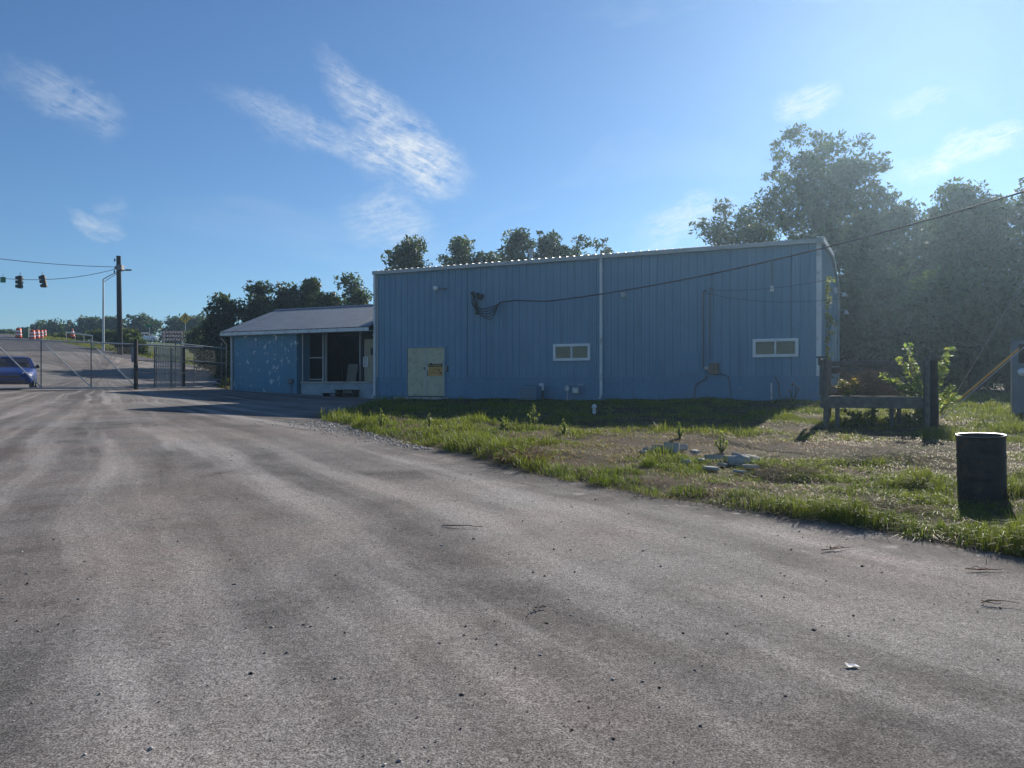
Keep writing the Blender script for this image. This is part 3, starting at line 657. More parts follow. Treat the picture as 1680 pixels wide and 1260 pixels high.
def pipe(pts, r_, mat='galv_dark', name='pipe'):
    p3 = [(FW(a, b)[0], -.09, FW(a, b)[1]) for a, b in pts]
    return MB().tube(p3, r_, 8).build(name, MAT[mat], bld, False)
pipe([(1160, 616), (1158, 622), (1146, 628), (1141, 634), (1140, 652)], .03); pipe([(1182, 612), (1196, 618), (1199, 640), (1199, 655)], .02)
pipe([(1272, 618), (1278, 630), (1279, 652)], .025); pipe([(1266, 628), (1266, 655)], .03, 'white_trim')
x, z = FW(1130, 595); mb = MB().bbox(x - .42, x + .42, -.055, -.034, z - .42, z + .42, .004); mb.build('patch_plate', MAT['blue_block'], bld)
x, z = FW(1078, 602); MB().bbox(x - .2, x + .2, -.052, -.034, z - .32, z + .25, .004).build('patch_plate', MAT['blue_block'], bld)
x, z = FW(1215, 640); mb = MB(); mb.tube([(x, -.03, z), (x, -.13, z), (x, -.15, z - .08)], .022, 8); mb.lathe([(0, 0), (.05, 0), (.05, .02), (0, .02)], 10, Matrix.Translation((x, -.12, z + .06))); mb.build('hose_tap', MAT['galv'], bld)
x, z = FW(1024, 484); MB().bbox(x - .10, x + .10, -.14, -.035, z - .09, z + .09, .02).build('junction_box', MAT['grey_trim'], bld)
# end wall: overhead door, lamps
od = empty('overhead_door', (0, 0, 0), 0, bld)
mb = MB(); mb.box(-.02, .07, oy0 - .14, oy0, .1, oz1 + .14); mb.box(-.02, .07, oy1, oy1 + .14, .1, oz1 + .14); mb.box(-.02, .07, oy0, oy1, oz1, oz1 + .14); mb.build('door_frame', MAT['white_trim'], od)
for k in range(6):
    za = .15 + k * (oz1 - .15) / 6; MB().bbox(-.02, .03, oy0, oy1, za + .004, za + (oz1 - .15) / 6 - .004, .01).build('door_section', MAT['white_trim'], od)
for px, py, nm in ((1366, 484, 0), (1370, 513, 1)):
    y_, z_ = RW(px, py); l = empty('wall_light', (0, 0, 0), 0, bld)
    MB().tube([(.03, y_, z_), (.25, y_, z_ + .12), (.5, y_, z_ + .06)], .025, 8).build('arm', MAT['galv'], l)
    MB().lathe([(.04, .1), (.06, .05), (.16, -.08), (.15, -.09), (0, 0)], 14, Matrix.Translation((.52, y_, z_))).build('lamp_head', MAT['white'], l, True)
y_, z_ = RW(1359.5, 478); l = empty('wall_light', (0, 0, 0), 0, bld)
MB().tube([(.03, y_, z_), (.2, y_, z_ + .02)], .03, 8).build('arm', MAT['galv'], l)
MB().lathe([(0, -.02), (.13, 0), (.16, .06), (.13, .12), (0, .14)], 14, Matrix.Translation((.2, y_, z_)) @ Matrix.Rotation(R(90), 4, 'Y')).build('lamp_head', MAT['white'], l, True)
downspout_y = RW(1373, 500)[0]
MB().bbox(.05, .13, downspout_y, downspout_y + .1, .3, EAVE - .2, .015).build('downspout', MAT['white_trim'], bld)

# ------------------------------------------------------------------ low blue block building with porch
low = empty('block_building', (B0.x, B0.y, BZ), BROT)
tag(low, 'low blue block building with peeling paint, grey metal roof and dark porch', 'building')
LL = FW(379, 600)[0]; PX = FW(487, 600)[0]; RB = LX - .06
WH = FW(378, 549)[1] + .05
fullp = block_mesh(0.395, 0.195, 0.15); halfp = block_mesh(0.195, 0.195, 0.15)
fullp.materials.append(MAT['blue_block_peel']); halfp.materials.append(MAT['blue_block_peel'])
courses = int(WH / .2); 
block_run(low, LL, PX, WH - courses * .2, courses, -.02, (fullp, halfp))
MB().box(LL + .005, PX - .005, .0, .12, 0, WH).build('mortar_backing', MAT['blue_block'], low)
mb = MB(); mb.box(LL, LL + .14, .13, 7, 0, WH); mb.box(LL, RB, 6.86, 7, 0, WH); mb.build('rear_wall', MAT['blue_block_peel'], low)
PD = 0.95                      # porch depth
fz = FW(560, 626, PD * .25)[1]        # porch floor height
MB().box(PX - .14, PX, .0, PD, 0, WH).build('porch_side_wall', MAT['blue_block'], low)
MB().box(PX + .12, RB, .16, PD, 0, fz - .08).build('porch_base', simple('pale_porch_base', (.30, .36, .40), .8, var=.2), low)
MB().bbox(PX + .10, RB - .002, .10, PD + .2, fz - .078, fz, .01).build('porch_floor', MAT['concrete'], low)
bp = empty('storefront', (0, 0, 0), 0, low)
def PWp(px, py): return FW(px, py, PD)
za = fz; zb = WH - .05
for px, wdt in ((506, .05), (531, .07), (535.5, .05), (591.5, .06)):
    x = PWp(px, 600)[0]; MB().bbox(x - wdt / 2, x + wdt / 2, PD - .06, PD + .05, za, zb, .006).build('mullion', MAT['grey_trim'], bp)
xa, xb = PWp(507.5, 600)[0], PWp(530, 600)[0]
for py in (587, 622.5):
    z = PWp(518, py)[1]; MB().bbox(xa, xb, PD - .05, PD + .04, z - .03, z + .03, .006).build('transom_bar', MAT['grey_trim'], bp)
for (a, b) in ((506, 531),):
    MB().box(PWp(a, 600)[0] + .03, PWp(b, 600)[0] - .03, PD, PD + .01, za + .02, zb).build('pane', MAT['dim_glass'], bp)
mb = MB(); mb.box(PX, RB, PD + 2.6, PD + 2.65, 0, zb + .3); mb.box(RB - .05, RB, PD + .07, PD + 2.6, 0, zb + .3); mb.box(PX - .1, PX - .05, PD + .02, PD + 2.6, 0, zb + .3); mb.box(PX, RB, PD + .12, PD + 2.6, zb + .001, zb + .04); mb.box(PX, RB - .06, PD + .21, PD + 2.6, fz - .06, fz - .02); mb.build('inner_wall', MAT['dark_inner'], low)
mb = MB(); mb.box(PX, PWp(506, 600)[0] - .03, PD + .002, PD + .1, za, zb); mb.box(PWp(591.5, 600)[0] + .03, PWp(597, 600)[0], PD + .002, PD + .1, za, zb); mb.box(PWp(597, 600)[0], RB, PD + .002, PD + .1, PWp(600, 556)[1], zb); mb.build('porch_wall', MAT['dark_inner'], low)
pdz = PWp(605, 556)[1]; dxa = PWp(597, 600)[0]
pd = MB().bbox(dxa + .01, RB - .01, PD + .01, PD + .06, za + .01, pdz - .01, .006).build('porch_door', MAT['door_cream'], low)
x0, z1 = PWp(608, 571); MB().bbox(x0, x0 + .22, PD - .003, PD + .008, z1 - .33, z1, .002).build('door_window', MAT['black'], pd)
x0, z1 = FW(596, 585.5, PD - .02); x1, z0 = FW(604, 602, PD - .02)
nt = MB().box(x0, x1, PD - .03, PD - .022, z0, z1).build('notice_paper', MAT['paper'], pd)
mb = MB(); hh = z1 - z0; ww = x1 - x0
for q in range(6): mb.box(x0 + ww * .12, x1 - ww * (.12 + .1 * (q % 2)), PD - .0325, PD - .0305, z0 + hh * (.1 + .12 * q), z0 + hh * (.14 + .12 * q))
mb.box(x0 + ww * .15, x0 + ww * .4, PD - .0325, PD - .0305, z0 + hh * .8, z0 + hh * .92); mb.box(x0 + ww * .6, x0 + ww * .8, PD - .0325, PD - .0305, z0 + hh * .8, z0 + hh * .9)
mb.build('notice_print', MAT['cable'], low)
x = FW(496.5, 600, .25)[0]; MB().bbox(x - .03, x + .03, .22, .28, fz, WH - .04, .01).build('porch_post', MAT['grey_trim'], low)
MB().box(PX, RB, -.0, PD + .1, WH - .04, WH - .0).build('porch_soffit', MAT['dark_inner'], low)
# roof
EY = -.55; ez = FW(360, 545, EY)[1]; RY = 3.45; rz = FW(458, 508.6, RY)[1]; RXL = FW(360, 545, EY)[0]
npn = 10
for side in (0, 1):
    for k in range(npn):
        x0 = RXL + k * (RB - RXL) / npn; x1 = x0 + (RB - RXL) / npn; mb = MB(); cols = panel_cols(x0, x1)
        for (a, ha), (b, hb) in zip(cols, cols[1:]):
            ya = EY if side == 0 else 2 * RY - EY
            mb.add([(a, ya, ez + ha*.8), (b, ya, ez + hb*.8), (b, RY, rz + hb*.8), (a, RY, rz + ha*.8)], [(0, 1, 2, 3)])
        mb.build('roof_panel', MAT['roof_metal'], low)
mb = MB(); mb.add([(RXL, RY - .18, rz - .03), (RB, RY - .18, rz - .03), (RB, RY, rz + .05), (RXL, RY, rz + .05), (RXL, RY + .18, rz - .03), (RB, RY + .18, rz - .03)], [(0,1,2,3),(3,2,5,4)]); mb.build('ridge_cap', MAT['roof_metal'], low)
MB().box(RXL + .01, RB - .01, EY + .02, EY + .06, ez - .18, ez - .025).build('fascia', MAT['white_trim'], low)
MB().box(RXL + .01, RB - .01, EY + .062, .0, ez - .18, ez - .15).build('soffit', MAT['grey_trim'], low)
mb = MB().add([(RXL + .02, EY, ez - .03), (RXL + .02, RY, rz - .03), (RXL + .02, 2*RY - EY, ez - .03), (RXL + .02, 2*RY - EY, ez - .2), (RXL + .02, RY, rz - .2), (RXL + .02, EY, ez - .2)], [(0,1,4,5),(1,2,3,4)]); mb.build('rake_board', MAT['white_trim'], low)
mb = MB().add([(LL, 0, WH), (LL, 7, WH), (LL, RY, rz - .1), (LL+.1, 0, WH), (LL+.1, 7, WH), (LL+.1, RY, rz - .1)], [(0,2,1),(3,4,5)]); mb.build('gable', MAT['blue_block_peel'], low)
dsx = FW(382.5, 600)[0]
mb = MB(); mb.bbox(dsx - .05, dsx + .05, -.14, -.04, .28, WH - .25, .012); mb.tube([(dsx, -.09, WH - .27), (dsx, -.2, WH - .1), (dsx - .1, EY + .1, ez - .15)], .045, 8); mb.build('downspout', MAT['grey_trim'], low)
x, z = FW(415, 565); MB().bbox(x - .35, x + .35, -.045, -.024, z - .18, z + .18, .005).build('sign_patch', MAT['blue_block'], low)
x, z = FW(478, 626); mb = MB(); mb.bbox(x - .12, x + .14, -.16, -.025, z - .1, z + .12, .02); mb.tube([(x + .05, -.08, z - .1), (x + .05, -.08, z - .6)], .02, 6); mb.build('meter_box', MAT['galv_dark'], low)
# loose things on and by the porch
def wloc(X, Y, Z): p = bl(X, Y); return Vector((p.x, p.y, BZ + Z))
x0, z1 = FW(577, 597, PD - .3); bo = MB().bbox(-.27, .27, -.02, .02, 0, z1 - fz, .006).build('leaning_board', simple('pale_board', (.13, .12, .10), .8)); bo.location = wloc(x0, PD - .35, fz + .003); bo.rotation_euler = (R(-9), R(3), BROT)
tag(bo, 'tan board leaning inside the dark porch of the low building', 'board')
for i_, (px, py, l_, h_, lab) in enumerate(((556, 649, 1.5, .16, 'lower dark timber step lying on the pavement before the porch'), (570, 640, 1.15, .17, 'upper dark timber step stacked against the pale porch base'))):
    X, Z = FW(px, py, -.15 + i_ * .12); st = empty('timber_step', wloc(X, -.3 + i_ * .25, 0), BROT)
    st.location.z = Tz(st.location.x, st.location.y) + (.0 if i_ == 0 else .16)
    for q in range(3): MB().bbox(-l_/2, l_/2, -.24 + q * .17, -.09 + q * .17, h_ - .04, h_, .008).build('tread_board', MAT['dark_wood'], st)
    for s_ in (-1, 1): MB().bbox(s_ * l_ * .4 - .05, s_ * l_ * .4 + .05, -.22, .25, 0 if i_ == 0 else -.16, h_ - .041, .008).build('side_timber', MAT['dark_wood'], st)
    tag(st, lab, 'step')
# condenser unit and gas meter in front of the wall
X, Z = FW(872, 652, -.5); ac = empty('condenser_unit', wloc(X, -.6, 0), BROT); ac.location.z = Tz(ac.location.x, ac.location.y)
MB().bbox(-.38, .38, -.36, .3, .05, .62, .03).build('casing', MAT['blue_block'], ac)
for q in range(7): MB().box(-.33, .33, -.378, -.362, .14 + q * .062, .165 + q * .062).build('louvre', MAT['galv_dark'], ac)
MB().lathe([(0, .66), (.25, .66), (.28, .622), (0, .622)], 18).build('fan_guard', MAT['galv_dark'], ac)
tag(ac, 'squat louvred condenser unit in shade between door and middle window', 'condenser')
X, Z = FW(889.5, 628, -.25); bx = empty('disconnect_box', wloc(X, -.25, 0), BROT); bx.location.z = Tz(bx.location.x, bx.location.y)
MB().box(-.04, .04, -.02, .04, 0, .5).build('post', MAT['grey_wood'], bx); MB().bbox(-.10, .10, -.10, -.02, .42, .72, .01).build('box', MAT['white_trim'], bx)
tag(bx, 'small pale electrical box on a post beside the condenser unit', 'electrical box')
X, Z = FW(945, 645, -.3); gm = empty('gas_meter', wloc(X, -.32, 0), BROT); gm.location.z = Tz(gm.location.x, gm.location.y)
MB().bbox(-.14, .14, -.1, .1, .28, .56, .04).build('meter_body', MAT['galv'], gm)
MB().tube([(-.35, 0, 0), (-.35, 0, .62), (-.1, 0, .66), (-.1, 0, .56)], .022, 8).build('inlet_pipe', MAT['galv'], gm)
MB().tube([(.1, 0, .56), (.1, 0, .66), (.3, 0, .66), (.3, .28, .6)], .022, 8).build('outlet_pipe', MAT['galv'], gm)
MB().lathe([(0, -.03), (.09, -.03), (.1, 0), (.09, .03), (0, .03)], 14, Matrix.Translation((-.35, -.03, .5)) @ Matrix.Rotation(R(90), 4, 'X')).build('regulator', MAT['galv'], gm)
tag(gm, 'gas meter with bent pipes under the middle window', 'gas meter')

# ------------------------------------------------------------------ sliding gate and chain-link fence
def ground_pt(px, d): x = (px - 840) / F * d; return Vector((x, d, Tz(x, d)))
def chain_link(a, b, z0, z1, name, parent, pitch=.075, r=.0018):
    """diamond wire mesh between plan points a and b"""
    a, b = Vector(a[:2]), Vector(b[:2]); L = (b - a).length; d = (b - a) / L; h = z1 - z0
    nrm = Vector((-d.y, d.x)); mb = MB(); k = -int(h / pitch) - 1
    while k * pitch < L:
        for s_ in (0, 1):
            u0, v0, u1, v1 = k * pitch, 0.0, k * pitch + h, h
            if u0 < 0: v0 -= u0; u0 = 0
            if u1 > L: v1 -= (u1 - L); u1 = L
            if v1 - v0 < .02: continue
            if s_: u0, u1 = L - u0, L - u1
            p, q = a + d * u0, a + d * u1; o = nrm * (.004 * (1 - 2 * s_))
            mb.tube([(p.x + o.x, p.y + o.y, z0 + v0), (q.x + o.x, q.y + o.y, z0 + v1)], r, 3, False)
        k += 1
    return mb.build(name, MAT['galv_dark'], parent)
GA, GB = P(0, 555.7, 31.8), P(333, 567, 39.2)
gd = (GB - GA).normalized(); GZ0, GZ1 = P(0, 637, 31.8).z, P(0, 555.7, 31.8).z
def gp(px):                       # plan point of the gate line behind pixel column px
    k = (px - 840) / F; t_ = (k * GA.y - GA.x) / (gd.x - k * gd.y); return GA + gd * t_
gate = empty('sliding_gate', (gp(110).x, gp(110).y, GZ0 - .15)); gate_inv = -gate.location
def gl(p, z): return (p.x + gate_inv.x, p.y + gate_inv.y, z + gate_inv.z)
pl, pr = gp(-150), gp(333)
for nm, z, r_ in (('top_rail', GZ1, .034), ('bottom_rail', GZ0, .034)):
    MB().tube([gl(pl, z), gl(pr, z)], r_, 8).build(nm, MAT['galv'], gate)
for px in (-150, -14, 67.5, 149.5, 223, 257, 288, 318.5):
    MB().tube([gl(gp(px), GZ0), gl(gp(px), GZ1 + (.12 if px < 200 else 0))], .026, 8).build('upright', MAT['galv_dark'], gate)
for a, b in ((-14, 67.5), (67.5, 149.5), (149.5, 223), (-150, -14)):
    MB().tube([gl(gp(a), GZ1 - .03), gl(gp(b), GZ0 + .03)], .024, 8).build('brace', MAT['white_trim'], gate)  # sunlight on the galvanised braces is put into a white colour
for fz_ in (.35, .63): MB().tube([gl(gp(223), GZ0 + (GZ1 - GZ0) * fz_), gl(gp(333), GZ0 + (GZ1 - GZ0) * fz_)], .02, 8).build('tail_rail', MAT['galv_dark'], gate)
def to_local(o, root): o.location = -root.location
for a, b in ((-150, -14), (-14, 67.5), (67.5, 149.5), (149.5, 223)):
    o = chain_link(gp(a), gp(b), GZ0, GZ1, 'chain_link_mesh', gate); o.location = (gate_inv.x, gate_inv.y, gate_inv.z)
tag(gate, 'long chain-link sliding gate with diagonal braces closed across the driveway', 'gate')
def thing_post(name, p, h, r_, mat, lab, cat, cap=True, square=False, group=None):
    z = Tz(p.x, p.y); e = empty(name, (p.x, p.y, z))
    if square: MB().bbox(-r_, r_, -r_, r_, -.1, h, .02).build('post', MAT[mat], e)
    else: MB().tube([(0, 0, -.1), (0, 0, h)], r_, 12).build('post', MAT[mat], e)
    if cap: MB().lathe([(r_ * 1.15, h - .02), (r_ * 1.15, h + .03), (r_ * .6, h + .08), (0, h + .09)], 12).build('cap', MAT['galv'], e)
    return tag(e, lab, cat, group)
back = Vector((-gd.y, gd.x, 0)); back = back if back.y > 0 else -back
p = gp(219) - back * .22; gpost = thing_post('gate_post', p, GZ1 - Tz(p.x, p.y) + .22, .075, 'dark_wood', 'thick dark timber post carrying the gate, beside the control box', 'post', False, True)
p = gp(226) + back * .2; thing_post('gate_roller_post', p, GZ1 - Tz(p.x, p.y) + .12, .07, 'galv_dark', 'steel roller post just behind the thick timber gate post', 'post')
p = gp(228) + back * .4; cb = empty('control_box', (p.x, p.y, Tz(p.x, p.y)), BROT)
MB().tube([(0, 0, -.1), (0, 0, 1.2)], .04, 8).build('stem', MAT['galv_dark'], cb)
zt = P(228, 568, p.y).z - cb.location.z; zb_ = P(228, 594, p.y).z - cb.location.z
MB().bbox(-.13, .13, -.1, .1, zb_ + .14, zt, .02).build('casing', MAT['cabinet'], cb); MB().bbox(-.13, .13, -.1, .1, zb_, zb_ + .13, .02).build('keypad_box', MAT['galv_dark'], cb)
tag(cb, 'grey gate control box on a stem behind the timber gate post', 'control box')
# slatted privacy panel standing behind the tail of the gate
sp_ = empty('slatted_panel', (gp(282).x + back.x * .9, gp(282).y + back.y * .9, 0)); sp_.location.z = Tz(sp_.location.x, sp_.location.y)
sp_.rotation_euler = (0, 0, math.atan2(gd.y, gd.x))
hh = P(282, 568, sp_.location.y).z - sp_.location.z; wl, wr = -.42, 1.05
for k in range(16):
    x = wl + .06 + k * (wr - wl - .12) / 15; MB().box(x - .028, x + .028, -.006 + .004 * (k % 2), .004 + .004 * (k % 2), .08, hh - .04 - .015 * random.random()).build('slat', MAT['grey_trim'], sp_)
for x in (wl, .45, wr): MB().tube([(x, -.05, -.1), (x, -.05, hh + .05)], .03, 8).build('post', MAT['galv_dark'], sp_)
for z in (.1, hh * .52, hh): MB().tube([(wl, -.03, z), (wr, -.03, z)], .018, 8).build('rail', MAT['galv'], sp_)
MB().bbox(wr + .05, wr + .17, -.06, .06, -.1, hh + .02, .02).build('end_post', MAT['dark_wood'], sp_)
tag(sp_, 'grey slatted panel with dark end post behind the tail of the sliding gate', 'fence panel')
# fence from the panel to the low building
f0 = gp(306) + back * 1.0; f1 = P(371, 571, 41.5); fz0 = f0.copy()
fe = empty('chain_link_fence', (f0.x, f0.y, Tz(f0.x, f0.y)))
def fl(t_, z): q = f0.lerp(f1, t_); return (q.x - fe.location.x, q.y - fe.location.y, z - fe.location.z)
zt0, zt1 = P(306, 563, f0.y).z, P(365, 571, 41).z; zm0, zm1 = P(306, 589, f0.y).z, P(365, 596, 41).z
MB().tube([fl(0, zt0), fl(1, zt1)], .026, 8).build('top_rail', MAT['galv'], fe); MB().tube([fl(0, zm0), fl(1, zm1)], .022, 8).build('mid_rail', MAT['galv'], fe)
for t_ in (0.0, .1, .9, 1.0):
    q = f0.lerp(f1, t_); zt_ = zt0 + (zt1 - zt0) * t_ + .25
    MB().tube([fl(t_, Tz(q.x, q.y) - .1), fl(t_, zt_)], .03, 8).build('post', MAT['galv_dark'], fe)
    if t_ in (0.0, 1.0): MB().tube([fl(t_, zt_ - .03), (fl(t_, 0)[0] - .25, fl(t_, 0)[1] - .15, zt_ + .28 - fe.location.z)], .014, 6).build('barb_arm', MAT['galv_dark'], fe)
o = chain_link(f0, f1, min(Tz(f0.x, f0.y), Tz(f1.x, f1.y)) + .1, min(zt0, zt1) - .02, 'chain_link_mesh', fe); o.location = -fe.location
tag(fe, 'short chain-link fence joining the gate to the low blue building', 'fence')

# ------------------------------------------------------------------ vehicles
def car(name, loc, rz, paint, label, L=4.5, W=1.8, H=1.45, sedan=True):
    """nose points to local -Y"""
    e = empty(name, loc, rz)
    # side profile stations: (y, half width, sill z, shoulder z, hood/deck z)
    st = [(-L/2, .62, .42, .60, .62), (-L/2 + .10, .78, .26, .66, .70), (-L/2 + .45, .87, .22, .72, .80), (-L/2 + 1.0, .90, .22, .80, .90), (-L/2 + 1.35, .90, .22, .84, .95),
          (0, .90, .22, .86, .97), (L/2 - 1.1, .90, .22, .88, .99), (L/2 - .5, .87, .24, .86, .98), (L/2 - .12, .80, .30, .82, .93), (L/2, .68, .45, .72, .76)]
    vs, fs = [], []
    for y, w, zs, zh, zt in st:
        ring = [(-w * .86, zs), (-w * .98, zs + .12), (-w, zs + .28), (-w * .985, zh), (-w * .80, zt), (-w * .35, zt + .025), (w * .35, zt + .025), (w * .80, zt), (w * .985, zh), (w, zs + .28), (w * .98, zs + .12), (w * .86, zs)]
        vs += [(x, y, z) for x, z in ring]
    n_ = 12
    for i in range(len(st) - 1):
        for k in range(n_): j = (k + 1) % n_; fs.append((i*n_+k, (i+1)*n_+k, (i+1)*n_+j, i*n_+j))
    fs.append(tuple(range(n_))); fs.append(tuple(reversed(range((len(st)-1)*n_, len(st)*n_))))
    body = MB().add(vs, fs).build('body', paint, e, True)
    # greenhouse
    yb0, yt0, yt1, yb1 = -L/2 + 1.15, -.42, .95, L/2 - .55
    def ring2(y, w, z, w2): return (y, w, z, w2)
    gl_ = [(yb0, .80, .94), (yt0, .60, H - .02), (yt0 + .5, .61, H), (yt1, .60, H - .02), (yb1, .76, .98)]
    vs = []; 
    for y, w, z in gl_: vs += [(-w, y, z), (w, y, z)]
    roof = MB()
    top = [(-.60, yt0, H - .03), (.60, yt0, H - .03), (.60, yt1, H - .04), (-.60, yt1, H - .04)]
    roof.add([(-.62, yt0 - .03, H - .06), (.62, yt0 - .03, H - .06), (.64, (yt0+yt1)/2, H - .05), (.62, yt1 + .03, H - .07), (-.62, yt1 + .03, H - .07), (-.64, (yt0+yt1)/2, H - .05),
              (-.5, yt0 + .08, H - .005), (.5, yt0 + .08, H - .005), (.5, yt1 - .08, H - .01), (-.5, yt1 - .08, H - .01)],
             [(0,1,7,6),(1,2,7),(2,8,7),(2,3,8),(3,4,9,8),(4,5,9),(5,6,9),(5,0,6),(6,7,8,9)])
    roof.build('roof', paint, e, True)
    g = MB(); b0 = (-.78, yb0, .93), (.78, yb0, .93), (.60, yt0 - .02, H - .06), (-.60, yt0 - .02, H - .06)
    g.add(b0, [(0, 1, 2, 3)]); g.build('windscreen', MAT['glass'], e)
    g = MB().add([(-.74, yb1, .96), (.74, yb1, .96), (.60, yt1 + .02, H - .07), (-.60, yt1 + .02, H - .07)], [(1, 0, 3, 2)]); g.build('rear_window', MAT['glass'], e)
    for s_ in (-1, 1):
        MB().add([(s_*.82, yb0 + .1, .93), (s_*.84, yb1 - .12, .96), (s_*.62, yt1, H - .07), (s_*.62, yt0, H - .06)], [(0, 1, 2, 3)]).build('side_window', MAT['glass'], e)
        pi = MB(); bar(pi, (s_*.80, yb0, .92), (s_*.61, yt0, H - .05), .06, .05); bar(pi, (s_*.84, .25, .93), (s_*.63, .2, H - .05), .08, .04); bar(pi, (s_*.80, yb1, .94), (s_*.61, yt1, H - .05), .12, .06); pi.build('pillars', paint, e)
        MB().lathe([(0, -.1), (.07, -.06), (.09, 0), (.07, .06), (0, .08)], 10, Matrix.Translation((s_*1.0, yb0 + .38, 1.0)) @ Matrix.Rotation(R(90), 4, 'Y')).build('mirror', MAT['black'], e, True)
        MB().tube([(s_*.85, yb0 + .36, .95), (s_*.98, yb0 + .38, .99)], .025, 6).build('mirror_arm', MAT['black'], e)
        hl = MB().add([(s_*.46, -L/2 + .07, .60), (s_*.80, -L/2 + .17, .62), (s_*.84, -L/2 + .30, .73), (s_*.50, -L/2 + .14, .71), (s_*.46, -L/2 + .0, .61), (s_*.80, -L/2 + .12, .63), (s_*.85, -L/2 + .27, .74), (s_*.50, -L/2 + .08, .72)], [(0,1,2,3),(4,5,6,7),(0,1,5,4),(1,2,6,5),(2,3,7,6),(3,0,4,7)])
        hl.build('headlight', MAT['lens'], e)
        MB().box(s_*.62 - .16, s_*.62 + .16, L/2 - .09, L/2 - .02, .72, .84).build('tail_light', simple('tail_red', (.3, .02, .02), .3), e)
        for y in (-L/2 + .85, L/2 - .85):
            wh_ = empty('wheel', (s_ * .80, y, .32), 0, e)
            MB().lathe([(.20, -.1), (.30, -.1), (.32, -.07), (.32, .07), (.30, .1), (.20, .1)], 22, Matrix.Rotation(R(90), 4, 'Y')).build('tyre', MAT['rubber'], wh_, True)
            MB().lathe([(0, .07 * s_), (.17, .08 * s_), (.21, .1 * s_), (.21, -.1 * s_)], 18, Matrix.Rotation(R(90), 4, 'Y')).build('rim', MAT['alloy'], wh_)
    gr_ = MB(); gr_.bbox(-.42, .42, -L/2 - .012, -L/2 + .06, .46, .57, .02); gr_.bbox(-.6, .6, -L/2 + .03, -L/2 + .12, .28, .38, .02); gr_.build('grille', MAT['black'], e)
    MB().box(-.78, .78, -L/2 + .2, L/2 - .2, .2, .24).build('underbody', MAT['black'], e)
    for s_ in (-.4, .4): MB().bbox(s_ - .22, s_ + .22, .0, .14, .55, 1.18, .05).build('seat', MAT['cable'], e)
    return tag(e, label, 'car')
cp_ = P(20, 637, 34.5); car('parked_car', (cp_.x, cp_.y, Tz(cp_.x, cp_.y)), R(30), MAT['car_blue'], 'dark blue car parked behind the chain-link gate at the left', L=4.4)
cw = P(232, 563, 118); car('passing_car', (cw.x, cw.y, Tz(cw.x, cw.y)), R(-52), MAT['car_white'], 'white car on the far rise beyond the gate')

# ------------------------------------------------------------------ roadside: poles, signals, barrels, signs
up = P(197, 560, 62); pole = empty('utility_pole', (up.x, up.y, Tz(up.x, up.y)))
ptop = P(194.5, 420, 62); pz = pole.location.z
pole_l = lambda v: (v.x - up.x, v.y - up.y, v.z - pz)
MB().tube([(0, 0, -.3), pole_l(ptop)], [.22, .17], 12).build('shaft', MAT['dark_wood'], pole)
for py, dx in ((427, -.28), (440, -.25), (446, -.3)):
    q = P(195, py, 62); MB().lathe([(.03, -.12), (.06, -.08), (.05, 0), (.07, .06), (.03, .12), (0, .12)], 10, Matrix.Translation(Vector(pole_l(q)) + Vector((dx, -.1, 0)))).build('insulator', MAT['galv_dark'], pole)
MB().bbox(-.24, .24, -.26, .24, P(195, 437, 62).z - pz - .3, P(195, 437, 62).z - pz + .1, .03).build('clamp', MAT['galv_dark'], pole)
tag(pole, 'dark timber utility pole standing behind the gate in the distance', 'utility pole')
lp = P(169.5, 560, 68); lamp = empty('street_lamp', (lp.x, lp.y, Tz(lp.x, lp.y))); lz = lamp.location.z
tp = P(169.5, 458, 68); a1 = P(206, 443, 66)
lq = lambda v: (v.x - lp.x, v.y - lp.y, v.z - lz)
MB().tube([(0, 0, -.2), lq(tp)], [.11, .07], 10).build('mast', MAT['galv'], lamp)
MB().tube([lq(tp), lq(P(180, 452, 67.5)), lq(P(192, 447, 66.8)), lq(a1)], .04, 8).build('arm', MAT['galv'], lamp)
MB().tube([lq(P(169.5, 463, 68)), lq(P(182, 455, 67.4)), lq(P(195, 447.5, 66.6))], .025, 8).build('lower_arm', MAT['galv'], lamp)
MB().lathe([(0, -.4), (.1, -.36), (.15, -.1), (.14, .25), (0, .36)], 12, Matrix.Translation(Vector(lq(a1)) + Vector((.2, 0, 0))) @ Matrix.Rotation(R(90), 4, 'Y') @ Matrix.Diagonal((.5, 1, 1, 1))).build('lamp_head', MAT['galv_dark'], lamp, True)
tag(lamp, 'slim grey street lamp with long arm beside the utility pole', 'street lamp')
def sag(a, b, s_, n_=16): return [a.lerp(b, i / n_) + Vector((0, 0, -4 * s_ * (i / n_) * (1 - i / n_))) for i in range(n_ + 1)]
def wire(name, pts, r_, lab, cat='cable', mat='cable', n_=6):
    o = MB().tube(pts, r_, n_).build(name, MAT[mat], None, True); return tag(o, lab, cat)
wire('span_wire', sag(P(194, 438, 62), P(-120, 408, 50), .25), .022, 'upper wire running left from the utility pole', 'wire')
sp_pts = sag(P(194, 440, 62), P(-130, 432, 50), 1.0); wire('signal_wire', sp_pts, .02, 'lower wire carrying the traffic signals', 'wire')
